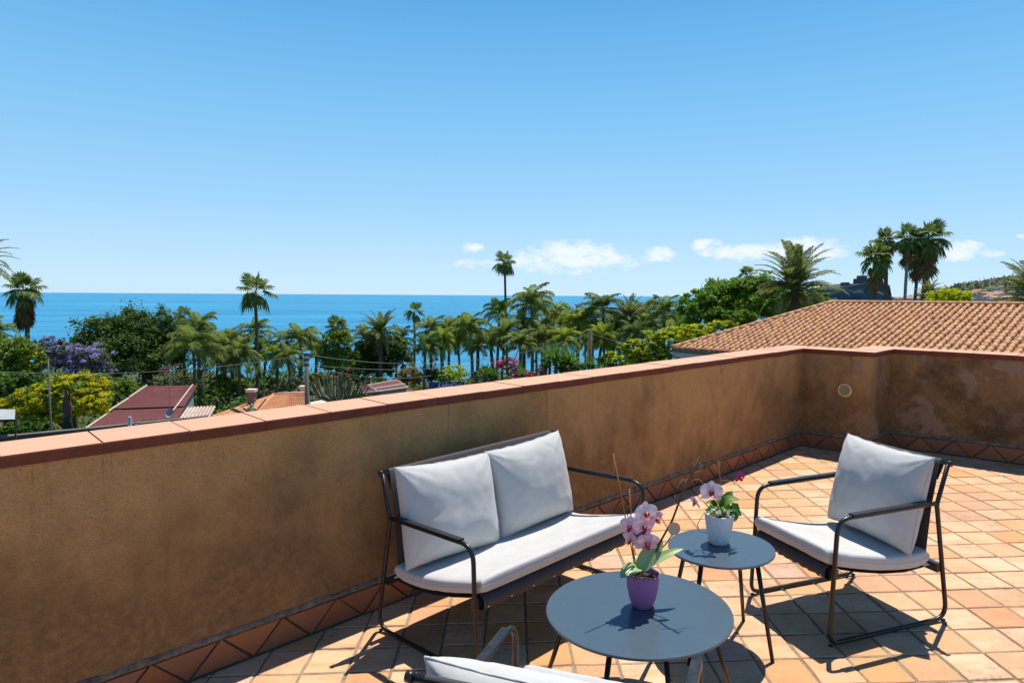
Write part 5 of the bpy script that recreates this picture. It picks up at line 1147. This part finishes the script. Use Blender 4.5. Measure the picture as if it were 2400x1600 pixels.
def hut():
    a, b, c, d = (V3(at_y(x, y, Y)) for x, y, Y in ((864, 902, 47), (930, 890, 48.5), (957, 907, 45.5), (886, 917, 44))); gz = ground_z(a.x, 46)
    root = empty('beach_hut', (a.x, 46, gz), 'small grey hut with a maroon pitched roof and pale edges', 'hut'); mb = MB(); ribbed(mb, a, b, c, d, 10, .02); mb.build('roof_sheet', MATS['maroon_sheet'], root)
    e, f = V3(at_y(838, 921, 44.5)), V3(at_y(848, 905, 47.6)); mb = MB(); ribbed(mb, a, d, e, f, 8, .02); mb.build('roof_sheet', MATS['maroon_sheet'], root)
    for p, q in ((a, b), (b, c), (c, d), (d, a), (d, e), (a.lerp(d, .62) + Vector((0, 0, .03)), b.lerp(c, .62) + Vector((0, 0, .03)))):
        mb = MB(); mb.tube([p, q], .05, 4); mb.build('roof_trim', MATS['white_trim'], root)
    q = [x + Vector((0, 0, -.08)) for x in (d + Vector((.1, .15, 0)), c + Vector((-.15, .1, 0)), b + Vector((-.1, -.2, 0)), a)]; mb = MB(); mb.hexa([(p.x, p.y, gz) for p in q], [tuple(p) for p in q]); mb.build('wall', MATS['grey_render'], root)
    mid = d.lerp(c, .45) + Vector((0, .12, -.6)); mb = MB(); mb.box((mid.x - .8, mid.y - .03, mid.z - .25), (mid.x + .5, mid.y + .02, mid.z + .1)); mb.build('window', mat('dark_pane', (.02, .02, .025), .2), root)
hut()
def lido_sign():
    a, b = V3(at_y(1005, 896, 42)), V3(at_y(1088, 894, 42)); h = (911 - 895) / FPX * 42; gz = ground_z(a.x, 42); mid = (a + b) / 2
    root = empty('name_sign', (mid.x, 42, gz), 'blue name board with white script lettering among the palm trunks', 'sign'); mb = MB(); up = Vector((0, 0, h))
    mb.hexa([tuple(p) for p in (a - up, b - up, b - up + Vector((0, .06, 0)), a - up + Vector((0, .06, 0)))], [tuple(p) for p in (a, b, b + Vector((0, .06, 0)), a + Vector((0, .06, 0)))]); mb.build('board', mat('sign_blue', (.012, .035, .16), .4), root)
    for p in (a, b):
        mb = MB(); mb.tube([(p.x, 42.1, gz), (p.x, 42.1, p.z + .05)], .04, 6); mb.build('post', MATS['galvanised'], root)
    def text(body, size, x, z):
        cu = bpy.data.curves.new('lettering', 'FONT'); cu.body = body; cu.size = size; cu.shear = .3; cu.align_x = 'CENTER'; cu.offset = .004; t = bpy.data.objects.new('lettering_tmp', cu); COL.objects.link(t)
        dg = bpy.context.evaluated_depsgraph_get(); me = bpy.data.meshes.new_from_object(t.evaluated_get(dg)); bpy.data.objects.remove(t); me.materials.clear(); o = obj('lettering', me, mat('sign_white', (.8, .82, .85), .5), root); o.rotation_euler = (math.pi / 2, 0, math.atan2(b.y - a.y, b.x - a.x)); o.location = Vector((x, 42 - .012, z)) - root.location
    text('Lido', .42, mid.x - .18, mid.z - h * .78); text('dei', .20, mid.x + .28, mid.z - h * .70); text('Ciclopi', .40, mid.x + .80, mid.z - h * .78)
    mb = MB(); c = mid + Vector((-.85, -.012, -h * .5)); mb.tube(fillet([c + Vector((-.12, 0, -.06)), c + Vector((-.04, 0, .08)), c + Vector((.03, 0, -.05)), c + Vector((.12, 0, .05))], .05, 4), .01, 5); mb.build('emblem', mat('sign_paleblue', (.10, .22, .45), .5), root)
lido_sign()
def post(name, label, cat, x, y0, y1, Y, r0, r1, mt, head=None):
    t = V3(at_y(x, y0, Y)); gz = ground_z(t.x, Y); root = empty(name, (t.x, Y, gz), label, cat); mb = MB(); mb.tube([(t.x, Y, gz), tuple(t)], [r0, r1], 10); mb.build('shaft', MATS[mt], root, True); return root, t
up_root, up_top = post('utility_pole', 'grey concrete utility pole carrying the overhead cables', 'utility pole', 718, 828, 950, 30, .14, .085, 'concrete')
for k, (dz, w) in enumerate(((-.05, .095), (-.28, .11), (-.52, .10))):
    mb = MB(); mb.box((up_top.x - w, 29.9, up_top.z + dz - .06), (up_top.x + w, 30.1, up_top.z + dz + .05)); mb.build('clamp', mat('dark_iron', (.05, .05, .05), .7), up_root)
wp_root, wp_top = post('utility_pole', 'dark wooden utility pole half hidden by palms right of the yucca', 'utility pole', 1383, 776, 850, 36, .16, .13, 'bark')
lp_root, lp_top = post('lamp_post', 'slim grey lamp post in front of the yellow tree', 'lamp post', 112, 826, 1020, 26, .05, .032, 'concrete')
mb = MB(); mb.lathe([(.03, -.12), (.05, -.06), (.14, .0), (.13, .05), (.03, .09)], lp_top, 12); mb.build('lamp_head', mat('dark_iron'), lp_root, True)
def cable(a, b, sag, label, r_=.012):
    a, b = V3(a), V3(b); pts = [a.lerp(b, t) - Vector((0, 0, sag * 4 * t * (1 - t))) for t in [i / 24 for i in range(25)]]; mb = MB(); mb.tube(pts, r_, 5); o = mb.build('overhead_cable', mat('cable_grey', (.20, .20, .20), .6), None, True); tag(o, label, 'cable', 'overhead cables')
cable(up_top + Vector((0, 0, -.05)), at_y(-60, 868, 26), .42, 'overhead cable running left from the concrete pole across the trees'); cable(up_top + Vector((0, 0, -.05)), wp_top + Vector((0, 0, -.1)), .95, 'upper overhead cable sagging between the two poles')
cable(up_top + Vector((0, 0, -.5)), at_y(1120, 852, 38), .3, 'middle overhead cable right of the concrete pole'); cable(up_top + Vector((0, 0, -.55)), at_y(1010, 880, 40), .35, 'lowest overhead cable dropping towards the blue sign'); cable(wp_top + Vector((0, 0, -.1)), at_y(1640, 800, 40), .5, 'overhead cable leaving the wooden pole to the right')
def folded_parasol():
    t = V3(at_y(163, 912, 24)); b = V3(at_y(160, 1016, 24)); gz = ground_z(b.x, 24); root = empty('closed_parasol', (b.x, 24, gz), 'closed spindle shaped parasol, brown above dark green, near the lamp post', 'parasol'); H = t.z - b.z; n = 12
    mb = MB(); mb.tube([(b.x, 24, gz), tuple(t)], .03, 6); mb.build('pole', MATS['bark'], root)
    for nm, mt, pr in (('cover', noisy('brown_cloth', [(.3, (.07, .04, .03)), (.7, (.13, .08, .06))], 4, .9, .4, 12, .02), [(.02, H), (.07, H - .15), (.16, H - .45), (.17, H - .75), (.10, H - .98)]), ('canopy', noisy('green_cloth', [(.3, (.015, .035, .02)), (.7, (.035, .06, .035))], 4, .9, .4, 12, .02), [(.10, H - .96), (.15, H - 1.15), (.17, H - 1.5), (.13, .1), (.06, -.1)])):
        mb = MB()
        for (rr, z) in pr:
            for j in range(n): a = 2 * math.pi * j / n + z * 1.4; q = rr * (1 if j % 2 else .72); mb.v.append((b.x + q * math.cos(a), 24 + q * math.sin(a), b.z + z))
        mb.f = [(i * n + j, (i + 1) * n + j, (i + 1) * n + (j + 1) % n, i * n + (j + 1) % n) for i in range(len(pr) - 1) for j in range(n)]; mb.build(nm, mt, root, True)
folded_parasol()
def awning():
    a, b, c, d = (V3(at_y(x, y, Y)) for x, y, Y in ((-60, 957, 25), (36, 959, 25), (35, 982, 22.5), (-60, 984, 22.5))); gz = ground_z(a.x, 24); root = empty('cloth_awning', ((a.x + b.x) / 2, 24, gz), 'pale cloth awning at the far left edge', 'awning'); mb = MB(); n = 6
    for i in range(n + 1):
        for j in range(n + 1): p = a.lerp(b, i / n).lerp(d.lerp(c, i / n), j / n); mb.v.append(tuple(p - Vector((0, 0, .12 * math.sin(math.pi * i / n) * math.sin(math.pi * j / n)))))
    mb.f = [(i * (n + 1) + j, (i + 1) * (n + 1) + j, (i + 1) * (n + 1) + j + 1, i * (n + 1) + j + 1) for i in range(n) for j in range(n)]; mb.build('cloth', noisy('awning_cloth', [(.3, (.26, .28, .30)), (.7, (.40, .42, .44))], 2, .9, .2, 10, .02), root, True)
    for p in (b, c):
        mb = MB(); mb.tube([(p.x, p.y, gz), tuple(p)], .03, 6); mb.build('pole', MATS['bark'], root)
awning()
def road_wall():
    pts = [V3(at_y(x, y, Y)) for x, y, Y in ((-120, 1038, 22), (200, 1008, 23.5), (480, 979, 26))]; root = empty('roadside_wall', (pts[1].x, pts[1].y, -7.6), 'dark low roadside wall just beyond the parapet coping at left', 'wall'); mb = MB()
    for p, q in zip(pts[:-1], pts[1:]):
        o = Vector((0, .25, 0)); mb.hexa([(v.x, v.y, -7.8) for v in (p, q, q + o, p + o)], [tuple(v) for v in (p, q, q + o, p + o)])
    mb.build('masonry', MATS['dark_wall'], root)
    for p, q in zip(pts[:-1], pts[1:]):
        mb = MB(); o = Vector((0, .33, 0)); u = Vector((0, -.04, .003)); mb.hexa([tuple(v + u) for v in (p, q, q + o, p + o)], [tuple(v + u + Vector((0, 0, .06))) for v in (p, q, q + o, p + o)]); mb.build('capping', MATS['concrete'], root)
road_wall()
def road_sign(x, y0, y1, w, Y, label, c1, c2):
    t = V3(at_y(x, y0, Y)); b = V3(at_y(x, y1, Y)); gz = -7.7; root = empty('road_sign', (t.x, Y, gz), label, 'sign'); hw = w / FPX * Y / 2
    mb = MB(); mb.box((t.x - hw, Y - .02, b.z), (t.x + hw, Y + .02, t.z)); mb.build('board', mat('sign_' + str(c1[0]), c1, .5), root); h = t.z - b.z
    mb = MB(); mb.box((t.x - hw * .5, Y - .026, b.z + h * .2), (t.x + hw * .5, Y - .021, b.z + h * .45)); mb.build('symbol', mat('sign_' + str(c2[0]), c2, .5), root); mb = MB(); mb.box((t.x - hw * .5, Y - .026, b.z + h * .58), (t.x + hw * .4, Y - .021, b.z + h * .85)); mb.build('symbol', mat('sign_' + str(c2[0]), c2, .5), root)
    mb = MB(); mb.tube([(t.x, Y + .05, gz), (t.x, Y + .05, t.z)], .03, 6); mb.build('post', MATS['galvanised'], root)
road_sign(304, 976, 998, 6, 22, 'narrow white and blue road sign below the maroon roof', (.72, .75, .78), (.05, .16, .45)); road_sign(321, 990, 1004, 11, 21, 'small blue panel right of the narrow road sign', (.10, .18, .42), (.70, .72, .76))

# ------------------------------------------------------------------ castle rock, hill and town far to the right
def castle():
    Y = 620; k = Y / FPX; base = at_y(2022, 712, Y); mt = noisy('basalt', [(.3, (.055, .058, .066)), (.55, (.095, .097, .104)), (.75, (.14, .135, .13))], .06, .95, 1.0, .25, 2.5, stretch=(1, 1, .5))
    root = empty('castle_rock', (base[0], Y, SEA_Z), 'dark ruined castle on a sheer basalt rock behind the palms', 'castle')
    X = lambda px_: at_y(px_, 700, Y)[0]; Z = lambda px_, py_: at_y(px_, py_, Y)[2]
    prof = [(1962, 678), (1966, 673), (1985, 671), (2000, 668), (2018, 665), (2030, 663), (2048, 664), (2076, 665), (2084, 668), (2088, 690), (2094, 706)]; mb = MB(); lay = 7; n = len(prof)
    for j in range(lay):
        for i, (px_, py_) in enumerate(prof):
            for q in range(3):
                z0 = SEA_Z; z1 = Z(px_, py_); z = z0 + (z1 - z0) * (1 - j / (lay - 1)); jit = noise.noise(Vector((px_ * .05, j * .9, q * 2.0))) * 5 if 0 < j else 0
                mb.v.append((X(px_) + jit * .4 - (j * .8 if i < 2 else 0), Y + (0, 25, 60)[q] * (1 if q else 1) + jit - j * 1.2 * (q == 0), z))
    idx = lambda j, i, q: (j * n + i) * 3 + q
    for j in range(lay - 1):
        for i in range(n - 1): mb.f += [(idx(j, i, 0), idx(j + 1, i, 0), idx(j + 1, i + 1, 0), idx(j, i + 1, 0)), (idx(j, i, 2), idx(j, i + 1, 2), idx(j + 1, i + 1, 2), idx(j + 1, i, 2))]
        for q in range(2): mb.f += [(idx(j, 0, q), idx(j, 0, q + 1), idx(j + 1, 0, q + 1), idx(j + 1, 0, q)), (idx(j, n - 1, q), idx(j + 1, n - 1, q), idx(j + 1, n - 1, q + 1), idx(j, n - 1, q + 1))]
    for i in range(n - 1):
        for q in range(2): mb.f.append((idx(0, i, q), idx(0, i + 1, q), idx(0, i + 1, q + 1), idx(0, i, q + 1)))
    mb.build('rock', mt, root)
    ms = noisy('castle_stone', [(.3, (.06, .06, .064)), (.7, (.13, .12, .115))], .3, .95, .5, 1, .3)
    def block(nm, x0, x1, y0, y1, d0=5, d1=18):
        mb = MB(); mb.box((X(x0), Y + d0, Z(x0, y1)), (X(x1), Y + d1, Z(x0, y0))); return mb.build(nm, ms, root)
    block('keep', 2021, 2044, 652, 668); block('keep_tower', 2025, 2038, 645, 653, 6, 15); block('turret', 1990.5, 1996, 661, 674); block('turret', 1999, 2004, 665.5, 673); block('curtain_wall', 2044, 2076, 664, 669, 3, 20); block('battlement', 2062, 2066, 662.5, 666, 3, 6); block('battlement', 2071, 2075, 662.5, 666, 3, 6)
    mb = MB(); mb.box((X(1996), Y + 3, Z(2000, 671)), (X(2024), Y + 8, Z(2000, 668.6))); mb.build('brick_wall', mat('old_brick', (.20, .10, .07), .95), root)
castle()
HP = [(1880, 716), (1960, 714), (2060, 709), (2120, 700), (2160, 690), (2200, 676), (2240, 668), (2290, 660), (2330, 651), (2365, 646), (2400, 647), (2470, 652), (2600, 668), (2760, 690), (2900, 715)]
def hill_y(px_): return float(np.interp(px_, [p[0] for p in HP], [p[1] for p in HP]))
HY0, HY1 = 900., 1500.
def hill_pt(px_, t):
    """t 0 at the shore, 1 at the crest"""
    Y = HY0 + (HY1 - HY0) * t; top = at_y(px_, hill_y(px_) , HY1)[2]; x = at_y(px_, 700, Y)[0]; z = SEA_Z + (top - SEA_Z) * (t ** 1.05) ; return np.array([x, Y, max(z, SEA_Z - 1)])
def hill():
    mt = noisy('macchia', [(.3, (.05, .07, .035)), (.5, (.085, .105, .05)), (.66, (.13, .135, .07)), (.8, (.24, .20, .13))], .02, .95, 1.0, .08, 8)
    mb = MB(); xs = np.linspace(1880, 2900, 90); ts = np.linspace(0, 1.0, 22)
    for t in ts:
        for x in xs:
            p = hill_pt(x, t); p[2] += (3.0 * noise.noise(Vector((p[0] * .02, p[1] * .02, 0))) + 1.8 * noise.noise(Vector((p[0] * .07, p[1] * .07, 3)))) * min(1, t * 4); mb.v.append(tuple(p))
    for x in xs: p = hill_pt(x, 1.0); mb.v.append((p[0] * 1.2, p[1] + 300, SEA_Z - 2))
    n = len(xs); mb.f = [(j * n + i, j * n + i + 1, (j + 1) * n + i + 1, (j + 1) * n + i) for j in range(len(ts)) for i in range(n - 1)]; tag(mb.build('hill', mt, None, True), kind='structure', label='scrub covered hill beyond the castle')
    V = []; g = np.random.default_rng(4); B = []
    for i in range(500):
        x, t = g.uniform(2100, 2500), g.uniform(.25, 1.0); p = hill_pt(x, t); s = g.uniform(2.5, 5.5); B.append((p[0], p[1], p[2] + s * .5, s, s, s * .8))
    V = leaf_cloud(B, 26000, 1.1, 9, per=20); tag(obj('hill_trees', quads_mesh('hill_trees', V), MATS['olive_leaf']), 'mass of small trees covering the far hill', 'woodland', kind='stuff')
hill()
def town():
    r = random.Random(21); cols = [(.62, .58, .54), (.66, .50, .42), (.55, .50, .48), (.70, .66, .60), (.60, .42, .34), (.50, .47, .47)]; mws = []
    for i, c in enumerate(cols): mws.append(mat('town_wall_%d' % i, c, .9))
    mrf = noisy('town_roof', [(.3, (.34, .17, .11)), (.7, (.46, .27, .19))], .2, .9, 0); mwin = mat('town_window', (.05, .055, .065), .4)
    protos = []
    for i in range(8):
        w, d, h = r.uniform(9, 17), r.uniform(8, 13), r.uniform(6, 12); fl = max(2, int(h / 3)); cn = max(2, int(w / 3.2)); wall = MB(); wall.box((-w / 2, -d / 2, -4), (w / 2, d / 2, h)); roof = MB(); e = .5
        roof.add([(-w / 2 - e, -d / 2 - e, h), (w / 2 + e, -d / 2 - e, h), (w / 2 + e, d / 2 + e, h), (-w / 2 - e, d / 2 + e, h), (-w / 2 + (2 if i % 2 else 0), 0, h + 1.8), (w / 2 - (2 if i % 2 else 0), 0, h + 1.8)], [(0, 1, 5, 4), (1, 2, 5), (2, 3, 4, 5), (3, 0, 4), (3, 2, 1, 0)])
        if i % 4 == 3: roof = MB(); roof.box((-w / 2 - .2, -d / 2 - .2, h), (w / 2 + .2, d / 2 + .2, h + .5))
        wm, rm = wall.mesh('wall'), roof.mesh('roof'); wins = MB(); wl = []
        for a in range(fl):
            for b in range(cn):
                x = -w / 2 + w * (b + .5) / cn; z = h * (a + .35) / fl; wins.box((x - .55, -d / 2 - .06, z), (x + .55, -d / 2 + .02, z + 1.6))
        protos.append((wm, rm, wins.mesh('windows'), i % 4 == 3))
    n = 0; spots = []
    for row, (t, k, x0, x1) in enumerate(((.03, 14, 2070, 2425), (.07, 14, 2080, 2425), (.12, 13, 2085, 2425), (.17, 12, 2095, 2425), (.23, 10, 2120, 2425), (.30, 7, 2180, 2425), (.40, 3, 2290, 2425))):
        for i in range(k): spots.append((x0 + (x1 - x0) * (i + r.uniform(.1, .9)) / k, t + r.uniform(-.02, .02)))
    for (x, t) in spots:
        p = hill_pt(x, max(.01, t)); wi = r.randrange(6); pi = r.randrange(8); wm, rm, nm, flat = protos[pi]
        lab = '%s %s house, %s roof, %s of distant town%s' % (('tall', 'small', 'broad', 'narrow')[pi % 4], ('cream', 'salmon', 'grey', 'white', 'brick pink', 'stone grey')[wi], 'flat' if flat else 'red tiled', 'waterfront' if t < .1 else ('middle slope' if t < .2 else 'upper slope'), ' between the palms' if x < 2200 else (' below the hill' if x < 2320 else ' by right edge'))
        root = empty('town_house', (p[0], p[1], p[2]), lab, 'house', 'houses of the distant hillside town'); root.rotation_euler = (0, 0, r.uniform(-.5, .5)); mwl = mws[wi]
        o = obj('wall', wm.copy() , mwl, root) ; o2 = obj('roof', rm, mws[3] if flat else mrf, root); o3 = obj('window_rows', nm, mwin, root); o3['kind'] = 'stuff'
town()
